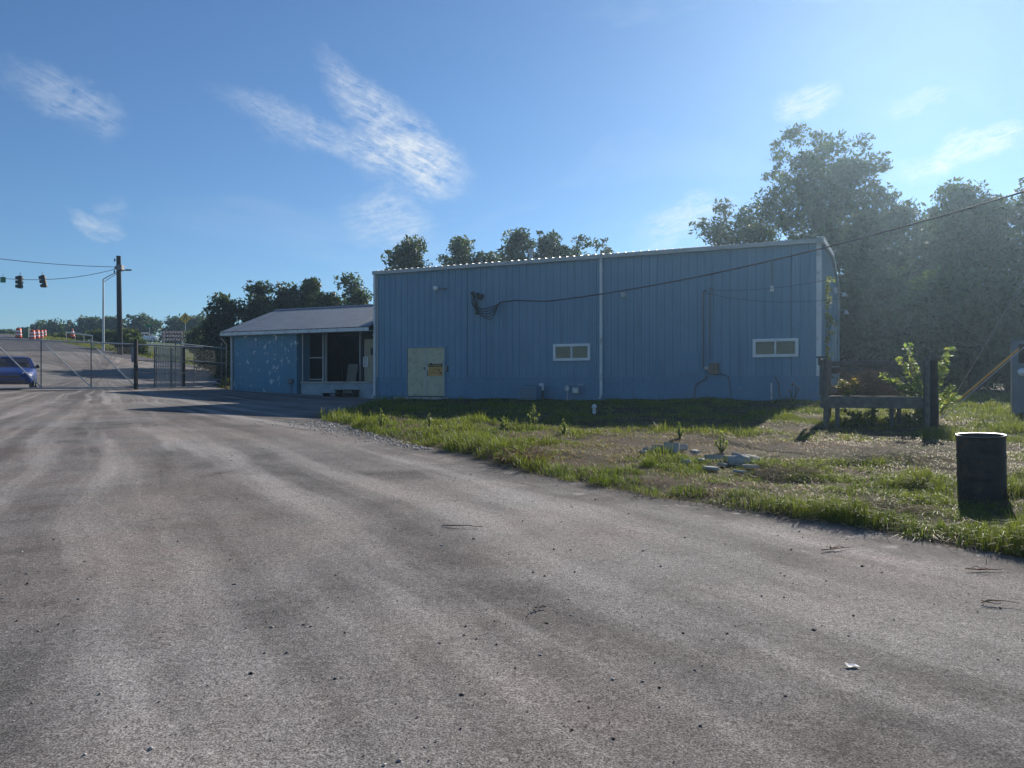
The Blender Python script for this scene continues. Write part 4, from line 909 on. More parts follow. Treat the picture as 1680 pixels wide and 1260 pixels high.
def signal(px, py0, d, tilt, lab):
    q = P(px, py0, d); e = empty('traffic_signal', q, R(20)); e.rotation_euler = (R(4), tilt, R(10)); e.scale = (.86, .86, .9)
    MB().bbox(-.17, .17, -.12, .12, -1.08, -.02, .02).build('housing', MAT['signal_black'], e)
    for k in range(3):
        MB().lathe([(.13, -.0), (.14, -.22), (.135, -.22), (.12, 0)], 14, Matrix.Translation((-.0, .11, -.2 - k * .35)) @ Matrix.Rotation(R(90), 4, 'X')).build('visor', MAT['signal_black'], e)
        MB().lathe([(.13, .0), (.14, .22), (.135, .22), (.12, 0)], 14, Matrix.Translation((-.12, .0, -.2 - k * .35)) @ Matrix.Rotation(R(-90), 4, 'Y')).build('visor', MAT['signal_black'], e)
    MB().tube([(0, 0, -.03), (0, 0, .25)], .03, 8).build('hanger', MAT['galv_dark'], e)
    return tag(e, lab, 'traffic signal', 'traffic signals on the span wire')
signal(33, 452, 58, R(2), 'dark traffic signal hanging nearer the left edge, upright on its wire')
signal(70, 451, 59.5, R(-9), 'tilted dark traffic signal hanging nearer the utility pole')
q = P(5, 453, 57); sg = empty('overhead_sign', q, R(20)); MB().bbox(-.17, .17, -.02, .02, -.48, -.06, .006).build('plate', MAT['sign_green'], sg); MB().tube([(0, 0, -.06), (0, 0, .2)], .015, 6).build('hanger', MAT['galv_dark'], sg)
tag(sg, 'small green plate hanging from the signal wire at the left edge', 'sign')
def barrel(px, d, lab, s_=1.0, py=None):
    q = ground_pt(px, d); e = empty('traffic_barrel', q)
    prof = [(.30, 0), (.285, .08), (.285, .27), (.265, .28), (.265, .47), (.245, .48), (.245, .67), (.225, .68), (.225, .88), (.17, .92), (0, .93)]
    for i, (z0, z1, m_, r0, r1) in enumerate(((.06, .27, 'barrel_orange', .29, .28), (.27, .42, 'white', .275, .27), (.42, .57, 'barrel_orange', .265, .26), (.57, .72, 'white', .255, .25), (.72, .93, 'barrel_orange', .245, .225))):
        MB().lathe([(r0, z0), (r1, z1 - .005)] + ([(0, z1)] if i == 4 else []), 18).build('band', MAT[m_], e, True)
    MB().lathe([(.40, 0), (.40, .05), (.29, .07)], 18).build('base', MAT['rubber'], e)
    MB().box(-.08, .08, -.02, .02, .93, 1.0).build('handle', MAT['barrel_orange'], e)
    e.scale = (s_, s_, s_); return tag(e, lab, 'traffic barrel', 'orange barrels on the far road crest')
for px, d, s_, lab in ((30.5, 78, 1.05, 'orange and white traffic barrel at the left, apart from the others'), (53, 77, 1.0, 'orange traffic barrel next right of the dark green box'), (60.5, 79, .98, 'second orange traffic barrel from the dark green box'), (67, 81, .92, 'third orange traffic barrel from the dark green box'), (72.5, 86, .85, 'smallest and rightmost orange traffic barrel in the row')):
    barrel(px, d, lab, s_)
q = ground_pt(43, 79); gb = empty('signal_cabinet', q); MB().bbox(-.34, .34, -.25, .25, 0, 1.0, .03).build('casing', simple('dark_green_steel', (.03, .07, .055), .5), gb); MB().box(-.30, .30, -.265, -.252, .08, .94).build('door', MAT['sign_green'], gb)
tag(gb, 'dark green roadside box between orange barrels', 'cabinet')
# diamond warning sign
q = ground_pt(304, 84); ws = empty('warning_sign', q, R(14)); zc = P(304, 522, 84).z - q.z
MB().tube([(0, .03, -.2), (0, .03, zc + .5)], .035, 8).build('post', MAT['galv'], ws)
h_ = .62; MB().add([(0, -.012, zc - h_), (h_, -.012, zc), (0, -.012, zc + h_), (-h_, -.012, zc), (0, .0, zc - h_), (h_, .0, zc), (0, .0, zc + h_), (-h_, .0, zc)], [(0,1,2,3),(7,6,5,4),(0,4,5,1),(1,5,6,2),(2,6,7,3),(3,7,4,0)]).build('plate', MAT['sign_yellow'], ws)
mb = MB()
for s_ in (-1, 1):
    p_ = [(s_*.14, zc - .3), (s_*.14, zc - .05), (s_*.06, zc + .12), (s_*.06, zc + .34)]
    for a_, b_ in zip(p_, p_[1:]): bar(mb, (a_[0], -.016, a_[1]), (b_[0], -.016, b_[1]), .004, .075)
mb.build('symbol', MAT['black'], ws)
tag(ws, 'yellow diamond warning sign with two dark strokes left of low building', 'sign')
q = ground_pt(245, 66); ss = empty('street_sign', q); zt = P(245, 534, 66).z - q.z
MB().tube([(0, 0, -.2), (0, 0, zt)], .03, 8).build('post', MAT['galv'], ss); MB().box(-.32, .32, -.045, -.035, zt - .16, zt + .04).build('plate', MAT['sign_green'], ss)
tag(ss, 'thin post with small green street sign before the white car', 'sign')
# striped barricade
bp_ = P(284, 562, 88); bc = empty('road_barricade', (bp_.x, bp_.y, Tz(bp_.x, bp_.y)), R(8)); bz = bc.location.z
for i, py in enumerate((545, 551, 557)):
    z = P(284, py, 88).z - bz; L_ = 2.5 - .05 * i
    rb_ = MB().box(-L_/2, L_/2, -.02, .02, z - .12, z + .12).build('rail', MAT['white'], bc)
    mb = MB(); k = -L_/2
    while k < L_/2 - .16: mb.add([(k, -.024, z - .118), (k + .15, -.024, z - .118), (k + .28 if k + .28 < L_/2 else L_/2, -.024, z + .118), (k + .13, -.024, z + .118)], [(0,1,2,3)]); k += .31
    mb.build('stripes', MAT['barrel_orange'], rb_)
for x in (-1.0, 1.0): MB().box(x - .03, x + .03, .0, .05, -.1, P(284, 543, 88).z - bz).build('upright', MAT['galv'], bc)
tag(bc, 'red and white striped road barricade below the yellow diamond sign', 'barricade')
q0, q1 = P(108, 545, 82), P(152, 551, 80); br = empty('barrier_rail', (q0.x, q0.y, Tz(q0.x, q0.y)))
MB().tube([(0, 0, q0.z - br.location.z), tuple(q1 - br.location)], .07, 8).build('rail', MAT['white_trim'], br)
for t_ in (.02, .35, .68, .98):
    q = q0.lerp(q1, t_); MB().tube([(q.x - q0.x, q.y - q0.y, Tz(q.x, q.y) - br.location.z - .1), (q.x - q0.x, q.y - q0.y, q.z - br.location.z)], .04, 6).build('post', MAT['galv'], br)
tag(br, 'white guard rail sloping down the far verge beyond the gate', 'rail')
q = ground_pt(119, 83); z_ = P(119, 546, 83).z; q.z = max(q.z, z_ - .4); cn = empty('traffic_cone', q); k_ = 1.2
MB().lathe([(.2*k_, .04), (.03*k_, .72*k_), (0, .72*k_)], 16).build('cone', MAT['barrel_orange'], cn); MB().box(-.24, .24, -.24, .24, 0, .04).build('base', MAT['barrel_orange'], cn); MB().lathe([(.145*k_, .32*k_), (.105*k_, .48*k_)], 16).build('band', MAT['white'], cn)
tag(cn, 'orange cone standing behind the white guard rail', 'traffic cone')

# ------------------------------------------------------------------ right hand side: drum, stand, pole stub, guys, cabinet
q = ground_pt(1611, 9.0); q.z = float(lawn_z(np.array([q.x]), np.array([q.y]))[0]); dr = empty('steel_drum', q, R(20))
dh = P(1611, 716, 9.0).z - q.z; r_ = .250; seg = []
for z in np.linspace(-.02, dh, 30):
    rr = r_ + .009 * (math.exp(-((z - dh*.36)/.014)**2) + math.exp(-((z - dh*.68)/.014)**2)); seg.append((rr, z))
MB().lathe(seg + [(r_ + .008, dh + .004), (r_ + .01, dh + .018), (r_ - .006, dh + .02), (r_ - .014, dh), (r_ - .014, .05), (0, .05)], 48).build('drum_wall', MAT['drum'], dr, True)
MB().lathe([(r_ + .004, dh + .006), (r_ + .013, dh + .012), (r_ + .008, dh + .024), (r_ - .006, dh + .022)], 48).build('rim', simple('worn_rim', (.12, .11, .11), .4, .7, var=.2), dr, True)
dr.rotation_euler = (R(1.5), R(-2), 0)
tag(dr, 'open dark rusty steel drum standing in the grass at right', 'drum')
# weathered wooden stand
so = Vector(((1347 - 840) / F * 17.6, 17.6, 0)); so.z = float(lawn_z(np.array([so.x]), np.array([so.y]))[0])
stn = empty('wooden_stand', so, BROT)
SW, SD = 2.12, 1.9; dz = P(1400, 651, 17.4).z - so.z; tz_ = P(1350, 589, 17.6).z - so.z
for k in range(13):
    y = k * SD / 13; MB().bbox(-.03, SW + .03, y + .006, y + SD / 13 - .006, dz - .035, dz + random.uniform(-.004, .006), .006).build('deck_board', MAT['grey_wood'], stn)
MB().bbox(-.02, SW + .02, -.06, .0, dz - .25, dz - .037, .008).build('front_beam', MAT['grey_wood'], stn); MB().bbox(-.02, SW + .02, SD, SD + .045, dz - .2, dz - .037, .008).build('rear_beam', MAT['grey_wood'], stn)
for x in (0.0, SW - .05): MB().bbox(x, x + .045, .001, SD - .001, dz - .2, dz - .037, .008).build('side_beam', MAT['grey_wood'], stn)
for x, y, top in ((.0, .0, tz_), (.25, .05, dz - .04), (.0, SD * .5, tz_), (.0, SD - .1, tz_), (1.36, .05, dz - .04), (1.52, .5, dz - .04), (SW - .1, SD - .1, tz_), (1.0, SD - .1, tz_ - .1), (SW - .1, .0, dz - .04)):
    MB().bbox(x + .046, x + .14, y + .001, y + .095, -.15, top, .008).build('leg', MAT['grey_wood'], stn)
MB().bbox(-.06, .0, -.08, SD + .05, tz_ - .14, tz_ + .02, .008).build('side_rail', MAT['grey_wood'], stn)
MB().bbox(.01, SW, SD + .0, SD + .04, tz_ - .12, tz_ + .0, .008).build('top_rail', MAT['grey_wood'], stn)
for k in range(3, 4): MB().bbox(.02, SW - .05, SD + .045, SD + .07, dz + .03 + k * .172, dz + .195 + k * .172, .006).build('back_board', MAT['grey_wood'], stn)
MB().bbox(-.10, .15, -.05, .06, tz_ + .021, tz_ + .06, .006).build('cap_board', MAT['grey_wood'], stn)
MB().bbox(-.03, .045, -.06, -.002, dz + .02, tz_ - .02, .006).build('corner_board', MAT['grey_wood'], stn)
mb = MB(); bar(mb, (SW - .45, SD - .02, dz + .02), (SW - .62, SD - .05, tz_ - .02), .05, .06); mb.build('brace', MAT['grey_wood'], stn)
tag(stn, 'weathered wooden stand with railing at right end of the building', 'stand')
pp = ground_pt(1527, 16.7); pp.z = float(lawn_z(np.array([pp.x]), np.array([pp.y]))[0]); stub = empty('pole_stub', pp)
ph = P(1527, 592, 16.7).z - pp.z
pr_ = []
for z in np.linspace(-.1, ph, 9): pr_.append((.155 - .012 * z + random.uniform(-.006, .006), z))
MB().lathe(pr_ + [(.08, ph + .015), (0, ph + .02)], 14).build('stump', MAT['dark_wood'], stub, False)
MB().bbox(-.22, -.13, -.22, -.14, -.1, ph + .08, .01).build('side_post', MAT['grey_wood'], stub)
mb = MB(); mb.bbox(-.12, .16, -.2, .12, 0, .03, .006, Matrix.Translation((0, 0, ph + .035)) @ Matrix.Rotation(R(6), 4, 'Y')); mb.build('cap_board', MAT['grey_wood'], stub)
tag(stub, 'thick dark wooden pole stub at right end of the wooden stand', 'post')
# off-frame pole the cables and guys run to
UP = Vector((16.5, 17.5, 0)); UP.z = Tz(16.5, 17.5); upo = empty('service_pole', UP)
MB().tube([(0, 0, -.3), (0, 0, 12.6)], [.19, .13], 12).build('shaft', MAT['dark_wood'], upo); MB().bbox(-1.1, 1.1, -.06, .06, 11.9, 12.02, .01).build('crossarm', MAT['dark_wood'], upo)
tag(upo, 'timber service pole beyond the right edge holding the cables', 'utility pole')
AN = P(1543, 681, 19.0)
wire('guy_wire', [AN + Vector((0, 0, -.1)), Vector((16.5, 17.5, CZ + 10.4))], .011, 'steeper pale guy wire rising from the ground right of the stand', 'guy wire', 'galv')
tgt = Vector((16.5, 17.5, CZ + 5.04)); AN2 = P(1545, 680, 18.8)
gw = empty('guarded_guy', AN2); 
MB().tube([(0, 0, -.1), tuple(tgt - AN2)], .009, 6).build('wire', MAT['galv'], gw); gq = (tgt - AN2)
MB().tube([tuple(gq * .06), tuple(gq * .275)], .024, 8).build('guard', MAT['yellow_guard'], gw)
tag(gw, 'flatter guy wire with orange-yellow guard sleeve at right', 'guy wire')
pts = []
for i in range(25):
    t_ = i / 24; pts.append(Vector((-1.43 + 17.93 * t_, 33.5 - 16 * t_, CZ + 3.28 - .56 * t_ + 3.23 * t_ * t_)))
hx_, hz2 = FW(824, 497); h0 = wloc(hx_, -.25, hz2); off = Vector((-BY.x, -BY.y, 0)) * .45
pts = [h0, h0.lerp(pts[4] + off * .8, .35) + Vector((0, 0, .07)), h0.lerp(pts[4] + off * .8, .7) + Vector((0, 0, .03))] + [p_ + off * (1 - i_ / 24) for i_, p_ in enumerate(pts)][4:]
wire('service_cable', pts, .024, 'thick dark service cable sagging from the wall up to the right', 'cable')
for px, py, zt_, sg_, lab in ((1157, 481, 7.4, 1.6, 'thin wire from the lower conduit head running right past the corner'), (1168, 476, 8.2, 1.2, 'thin wire from the upper conduit head running right past the corner')):
    X, Z = FW(px, py, -.16); wire('service_wire', sag(wloc(X, -.16, Z), Vector((16.5, 17.5, zt_)), sg_, 20), .007, lab, 'wire')
cbp = P(1690, 684, 20.5); cab = empty('steel_cabinet', (cbp.x, cbp.y, 0), R(-30)); cab.location.z = float(lawn_z(np.array([cbp.x]), np.array([cbp.y]))[0])
ch = P(1670, 558, 20.5).z - cab.location.z
MB().bbox(-.42, .5, -.35, .4, -.05, ch, .025).build('casing', MAT['cabinet'], cab)
MB().bbox(-.46, .54, -.39, .44, ch - .02, ch + .04, .015).build('lid', MAT['galv_dark'], cab)
MB().box(-.28, .4, -.368, -.352, ch - .62, ch - .12).build('recess_panel', MAT['black'], cab)
MB().box(-.38, .46, -.362, -.3522, .12, ch - .75).build('door', MAT['cabinet'], cab)
MB().lathe([(0, 0), (.10, 0), (.11, .05), (.085, .11), (0, .13)], 16, Matrix.Translation((-.2, -.36, ch - .86)) @ Matrix.Rotation(R(90), 4, 'X')).build('meter', MAT['lens'], cab, True)
tag(cab, 'tall grey steel cabinet with round glass meter at the right edge', 'cabinet')

# ------------------------------------------------------------------ trees and bushes
def leaves(centres, radii, counts, size, r_, tint=(1, 1, 1), var=.35, flat=.75, up=0.35):
    """leaf faces gathered in clumps -> mesh arrays"""
    idx = np.repeat(np.arange(len(centres)), counts); n_ = len(idx)
    d = r_.normal(size=(n_, 3)); d /= np.linalg.norm(d, axis=1)[:, None] + 1e-9
    rad = r_.random(n_) ** 0.45
    p = centres[idx] + d * rad[:, None] * radii[idx][:, None] * np.array([1, 1, flat])
    nrm = r_.normal(size=(n_, 3)); nrm[:, 2] += up * 2; nrm /= np.linalg.norm(nrm, axis=1)[:, None]
    a = np.cross(nrm, r_.normal(size=(n_, 3))); a /= np.linalg.norm(a, axis=1)[:, None] + 1e-9
    b = np.cross(nrm, a); s_ = size * (0.45 + 1.15 * r_.random(n_) ** 1.3)[:, None]
    v = np.stack([p - a * s_, p - b * s_ * .42 - nrm * s_ * .12, p + a * s_, p + b * s_ * .42 - nrm * s_ * .12], 1).reshape(-1, 3)
    q = np.arange(n_ * 4).reshape(-1, 4)
    cl = (1 - var) + 2 * var * r_.random(len(centres)) ** 1.2; lf = cl[idx] * (0.75 + 0.5 * r_.random(n_))
    c = np.array(tint)[None, :] * lf[:, None]; c[:, 0] *= (0.85 + 0.45 * r_.random(n_)); c = np.repeat(c, 4, 0)
    return v, q, c
def tree(name, label, px, top, d, wpx, seed, nclump=150, per=70, size=.15, low=.25, tint=(1, 1, 1), lobes=8, rc=.75, trunk_r=None, group=None, mat='leaf', base=None, depthk=.8, shape=1.0, cat='tree'):
    r_ = np.random.default_rng(seed)
    b = base if base is not None else ground_pt(px, d); H = P(px, top, d).z - b.z; W = wpx / F * d / 2
    e = empty(name, b)
    # lobed envelope
    ch = H * (1 - low); cz = H * low + ch / 2; L = []
    L.append((0, 0, cz, W * .62, ch * .46))
    for k in range(lobes):
        a = 2 * math.pi * (k + r_.random()) / lobes; u = (r_.random() * 1.5 - .75)
        rr = W * .58 * math.sqrt(max(.1, 1 - (u * .9) ** 2)) * (1 if u < 0 else shape)
        L.append((math.cos(a) * rr, math.sin(a) * rr * depthk, cz + u * ch * .42, W * (.30 + .16 * r_.random()), ch * (.17 + .10 * r_.random())))
    L.append((r_.normal() * W * .12, 0, H - ch * .17, W * .34 * shape, ch * .165))
    wts = np.array([l[3] ** 2 * l[4] for l in L]); wts /= wts.sum(); pick = r_.choice(len(L), nclump, p=wts)
    dd = r_.normal(size=(nclump, 3)); dd /= np.linalg.norm(dd, axis=1)[:, None]; rad = (0.35 + 0.65 * r_.random(nclump) ** .5)
    La = np.array(L)[pick]
    c = La[:, :3] + dd * rad[:, None] * np.stack([La[:, 3], La[:, 3] * depthk, La[:, 4]], 1) * 0.93
    c[:, 2] = np.clip(c[:, 2], 0.15, H - .1)
    rcl = rc * (0.38 + 1.15 * r_.random(nclump) ** 1.4); cnt = np.maximum(6, (per * (rcl / rc) ** 1.6)).astype(int)
    v, q, col = leaves(c, rcl, cnt, size, r_, tint)
    v[:, 2] = np.maximum(v[:, 2], -.02)
    link('crown', fast_mesh('crown', v, quads=q, colors=col), MAT[mat], e)
    # trunk and limbs
    tr = trunk_r or max(.06, H * .016); mb = MB(); lean = r_.normal(size=2) * W * .06
    th = H * .82; axis = lambda z: Vector((lean[0] * (z / H) ** 1.5 + .05 * W * math.sin(z * .7 + seed), lean[1] * (z / H), z))
    zs = np.linspace(-.2, th, 9); mb.tube([axis(max(z, 0)) + Vector((0, 0, min(z, 0))) for z in zs], [tr * (1.25 if k == 0 else 1 - .85 * k / 8) for k in range(9)], 8)
    for k in r_.choice(nclump, min(18, nclump // 3), replace=False):
        t_ = Vector(c[k]); z0 = max(H * low * .7, t_.z - (abs(t_.x) + abs(t_.y)) * .75 - .3); z0 = min(z0, th * .92); s_ = axis(z0)
        if t_.z < z0 * .6: continue
        m_ = s_.lerp(t_, .5) + Vector((0, 0, -.06 * (t_ - s_).length)); rr = tr * max(.14, .5 * (1 - z0 / H))
        mb.tube([s_, m_, t_], [rr, rr * .65, rr * .22], 5, False)
    mb.build('trunk', MAT['bark'], e, True)
    return tag(e, label, cat, group)
G1 = 'trees rising behind the long blue building'
tree('broadleaf_tree', 'dark tree behind left corner of the metal building roof', 668, 390, 60, 98, 1, 110, 90, .17, .3, (.9, .95, 1), rc=.7, group=G1, shape=.8)
tree('broadleaf_tree', 'rounder pale tree second from left behind the metal roof', 750, 392, 63, 96, 2, 105, 80, .17, .3, (1.1, 1.1, .9), rc=.7, group=G1)
tree('broadleaf_tree', 'short tree between two taller ones behind the metal roof', 806, 407, 64, 78, 3, 85, 80, .17, .3, rc=.7, group=G1)
tree('broadleaf_tree', 'tallest tree behind the roof, left of the vent pipe', 852, 373, 61, 84, 4, 110, 90, .17, .3, (.95, 1, 1), rc=.7, group=G1)
tree('broadleaf_tree', 'tree behind the roof just right of the vent pipe', 905, 377, 62, 86, 5, 110, 90, .17, .3, (.95, 1, 1), rc=.7, group=G1)
tree('broadleaf_tree', 'rightmost of the small trees behind the metal roof', 985, 387, 63, 108, 6, 115, 80, .17, .3, (1.05, 1.05, .95), rc=.7, group=G1)
tree('broadleaf_tree', 'low tree top peeking over the roof before its rightmost neighbour', 948, 405, 66, 50, 26, 55, 80, .17, .3, rc=.7, group=G1)
G2 = 'trees rising behind the low block building'
tree('evergreen_tree', 'dark tree at the far left end behind the low roof', 366, 477, 56, 62, 7, 130, 85, .16, .02, (.75, .85, .9), rc=.7, group=G2, shape=.7)
tree('evergreen_tree', 'dense dark tree second from left behind the low roof', 420, 468, 57, 70, 8, 130, 90, .16, .05, (.75, .85, .85), rc=.75, group=G2, shape=.8)
tree('broadleaf_tree', 'spiky topped tree behind the middle of the low roof', 475, 463, 58, 66, 9, 110, 85, .16, .1, (.9, .95, .9), rc=.65, group=G2, shape=.6)
tree('broadleaf_tree', 'pointed sunlit tree behind the ridge of the low roof', 515, 452, 59, 62, 10, 110, 85, .16, .1, (1.05, 1.05, .8), rc=.65, group=G2, shape=.45)
tree('broadleaf_tree', 'airy tree behind the low roof beside the metal building', 580, 447, 60, 84, 11, 105, 65, .17, .15, (.9, 1, .95), rc=.7, group=G2)
tree('broadleaf_tree', 'low dark tree filling the gap behind the low roof', 545, 478, 57, 60, 27, 90, 85, .16, .05, (.8, .9, .9), rc=.7, group=G2)
G3 = 'distant trees beyond the road'
for k, (px, top, w_, d_, lab) in enumerate(((60, 530, 60, 165, 'smallest distant tree clump, just right of the orange barrels'), (96, 527, 46, 160, 'distant tree above the white guard rail'), (130, 520, 52, 158, 'distant pointed tree left of the street lamp'), (163, 521, 50, 155, 'distant tree directly behind the street lamp'), (186, 518, 44, 150, 'distant tree directly behind the utility pole'),
        (234, 513, 66, 150, 'large rounded distant tree right of the utility pole'), (288, 518, 50, 145, 'rounded distant tree left of the yellow diamond sign'), (325, 515, 60, 140, 'distant tree right of the yellow diamond sign'), (12, 541, 40, 170, 'tiny distant tree at the left edge above the crest'))):
    b = P(px, 566, d_); tree('distant_tree', lab, px, top, d_, w_, 40 + k, 70, 60, .34, .02, (.8, .95, 1.1), rc=1.15, group=G3, base=Vector((b.x, b.y, b.z)), shape=.9)
G4 = 'roadside bushes'
for k, (px, top, w_, d_, lab) in enumerate(((120, 551, 60, 90, 'low bush on the verge under the white guard rail'), (165, 545, 62, 84, 'bush on the verge at the foot of the street lamp'), (205, 538, 50, 72, 'taller lit bush at the foot of the utility pole'), (222, 560, 36, 66, 'bush on the verge before the white car'), (90, 553, 46, 92, 'low bush just right of the orange barrels'),
        (322, 535, 46, 70, 'dark bush between the diamond sign and the low building'), (345, 560, 40, 56, 'scrubby bush behind the short chain-link fence'), (362, 585, 36, 50, 'low scrub at the left corner of the low building'))):
    tree('roadside_bush', lab, px, top, d_, w_, 60 + k, 60, 70, .14, .0, (1.0, 1.0, .8), lobes=6, rc=.55, group=G4, cat='bush')
G5 = 'woodland trees beyond the right end of the building'
tree('tall_tree', 'tallest tree rising above the right end of the building', 1362, 210, 55, 290, 12, 340, 105, .17, .06, (.95, 1, 1), lobes=13, rc=.85, group=G5, shape=.85)
tree('broadleaf_tree', 'lower leafy tree left of the tallest one above the roof', 1215, 334, 58, 190, 13, 210, 75, .17, .2, (1, 1, .95), lobes=8, rc=.9, group=G5)
tree('broadleaf_tree', 'dense tree right of and below the tallest one', 1480, 318, 54, 165, 14, 260, 95, .17, .05, (.9, .95, 1), lobes=9, rc=.95, group=G5)
tree('broadleaf_tree', 'bushy tree crossed by the service cable at right', 1592, 302, 50, 165, 15, 270, 95, .16, .05, (.95, 1, .95), lobes=9, rc=.9, group=G5)
tree('broadleaf_tree', 'dense tree cut by the right edge of the picture', 1700, 294, 49, 180, 16, 270, 95, .16, .04, (.95, 1, .9), lobes=9, rc=.9, group=G5)
tree('broadleaf_tree', 'tree standing behind the corner of the metal building', 1400, 330, 62, 150, 17, 150, 95, .22, .05, (.85, .9, 1), lobes=9, rc=1.0, group=G5)
tree('broadleaf_tree', 'tree seen behind the gap between the two right trees', 1540, 350, 62, 150, 18, 150, 95, .22, .05, (.85, .9, 1), lobes=9, rc=1.0, group=G5)
tree('broadleaf_tree', 'tree beyond the right edge of the picture', 1830, 290, 50, 190, 19, 150, 90, .22, .05, lobes=9, rc=1.0, group=G5)
G6 = 'dark thicket under the woodland trees'
for k, (px, top, w_, d_, lab) in enumerate(((1405, 455, 90, 44, 'thicket shrub next to the building corner'), (1462, 440, 96, 42, 'thicket shrub behind the wooden stand'), (1525, 450, 96, 40, 'thicket shrub behind the pole stub'), (1590, 430, 100, 39, 'thicket shrub behind the guy wires'), (1650, 440, 100, 38, 'thicket shrub left of the steel cabinet'), (1725, 430, 110, 37, 'thicket shrub behind the steel cabinet'),
        (1430, 470, 100, 50, 'rear thicket shrub between corner and stand'), (1560, 460, 110, 48, 'rear thicket shrub above the guy wires'), (1680, 450, 110, 46, 'rear thicket shrub above the steel cabinet'))):
    tree('thicket_shrub', lab, px, top, d_, w_ + 10, 80 + k, 150, 85, .16, .0, (.85, .95, .95), lobes=9, rc=.75, group=G6, cat='shrub')
# leafy sapling by the stand, with a weed heap on its boards
def sapling(name, lab, base, tips, seed, per=40, size=.06, mat='leaf_light', tint=(1, 1, 1), cat='sapling', group=None, spread=.10):
    r_ = np.random.default_rng(seed); e = empty(name, base); mb = MB(); cs = []
    for tp in tips:
        tp = Vector(tp) - Vector(base); mid = tp * .5 + Vector((r_.normal() * .04, r_.normal() * .04, .10 * tp.length))
        for i in range(9):
            t_ = .18 + .82 * i / 8; cs.append((1 - t_) ** 2 * Vector() + 2 * (1 - t_) * t_ * mid + t_ * t_ * tp)
        mb.tube([(1 - t_) ** 2 * Vector() + 2 * (1 - t_) * t_ * mid + t_ * t_ * tp for t_ in (0, .25, .5, .75, 1)], [.012, .01, .008, .006, .003], 5)
    mb.build('stem', MAT['bark'], e, True)
    c = np.array([list(v) for v in cs]); v, q, col = leaves(c, np.full(len(c), spread), np.full(len(c), per), size, r_, tint, .3, .9, .5)
    link('foliage', fast_mesh('foliage', v, quads=q, colors=col), MAT[mat], e)
    return tag(e, lab, cat, group)
sb_ = ground_pt(1522, 17.9)
sapling('leafy_sapling', 'sunlit leafy sapling growing up behind the pole stub', sb_, [P(1490, 570, 17.6), P(1500, 600, 17.8), P(1450, 615, 17.7), P(1470, 625, 17.5), P(1560, 572, 17.9), P(1545, 600, 17.6), P(1560, 635, 17.8), P(1490, 635, 17.6), P(1535, 620, 17.7), P(1568, 650, 17.9), P(1505, 625, 17.4), P(1478, 590, 17.7), P(1550, 585, 17.8)], 5, 16, .055, 'leaf_light', (1.4, 1.4, 1.1))
hp = P(1422, 650, 18.1); hp.z = stn.location.z + dz
def heap(name, lab, base, w_, d_, h_, n_, seed, cols, ln=.35, cat='brush', flat=.35, rr=.006):
    """tangle of dry stalks"""
    r_ = np.random.default_rng(seed); mb = MB()
    for k in range(n_):
        a = r_.random() * 6.28; q_ = math.sqrt(r_.random()); x, y = math.cos(a) * q_ * w_, math.sin(a) * q_ * d_
        z = h_ * (1 - q_ ** 1.5) * r_.random() + .01; b_ = r_.random() * 6.28; l_ = ln * (.5 + r_.random()); up_ = r_.normal() * flat * l_
        p0 = Vector((x, y, z)); p2 = p0 + Vector((math.cos(b_) * l_, math.sin(b_) * l_, up_)); p2.z = max(.008, p2.z); m_ = p0.lerp(p2, .5) + Vector((0, 0, .12 * l_))
        mb.tube([p0, m_, p2], [rr, rr * .8, rr * .4], 3, False)
    o = mb.build(name, cols, None); o.location = base; return tag(o, lab, cat)
MAT['dry'] = simple('dry_brown_stalks', (.25, .15, .09), .9, var=.4, scale=3); MAT['straw'] = simple('pale_straw', (.40, .30, .17), .9, var=.3, scale=3); MAT['red_dry'] = simple('reddish_dry_stalks', (.26, .12, .075), .9, var=.4, scale=4)
hp2 = hp + Vector((.05, .1, .01)); heap('dead_vines', 'brown heap of dead vines lying on the wooden stand', hp2, .78, .40, .62, 620, 3, MAT['dry'], .4, 'brush', .5, .007)
hb = P(868, 772, 11.9); hb.z = Tz(hb.x, hb.y) + .005; hb.x += -.1; heap('stalk_pile', 'reddish pile of dry stalks at the edge of the pavement', hb, .36, .28, .16, 240, 4, MAT['red_dry'], .3, 'brush', .3, .006)
for k, (px, d_, w_, n_, lab) in enumerate(((1290, 10.6, .5, 160, 'dry straw heap in front of the concrete rubble, by the pavement'), (1440, 8.1, .45, 150, 'dry straw heap in the grass left of the drum'), (1480, 11.8, .8, 260, 'larger straw heap behind the drum and left of it'))):
    q = ground_pt(px, d_); q.z = float(lawn_z(np.array([q.x]), np.array([q.y]))[0]); heap('straw_heap', lab, q, w_, w_ * .6, .12, n_, 30 + k, MAT['straw'], .28, 'straw', .3, .004)
q = stn.location + Vector((.55 * BX.x + .5 * BY.x, .55 * BX.y + .5 * BY.y, dz + .01))
sapling('dry_plant', 'dry yellowed plant standing at the left end of the wooden stand', q, [q + Vector((a_, .05, h_)) for a_, h_ in ((-.22, .22), (-.1, .34), (.05, .28), (.2, .36), (.3, .2))], 21, 7, .05, 'leaf_light', (2.2, 1.4, .9), 'plant', None, .07)
for k, (u_, v_, lab) in enumerate(((.75, .9, 'weedy brush growing under the left half of the wooden stand'), (1.75, .7, 'weedy brush growing under the right half of the wooden stand'))):
    q = stn.location + Vector((u_ * BX.x + v_ * BY.x, u_ * BX.y + v_ * BY.y, -.02))
    sapling('low_brush', lab, q, [q + Vector((math.cos(j * 1.05) * .42, math.sin(j * 1.05) * .35, .16 + .10 * (j % 3))) for j in range(7)], 22 + k, 12, .045, 'leaf_light', (.9, 1.0, .8), 'brush', None, .10)
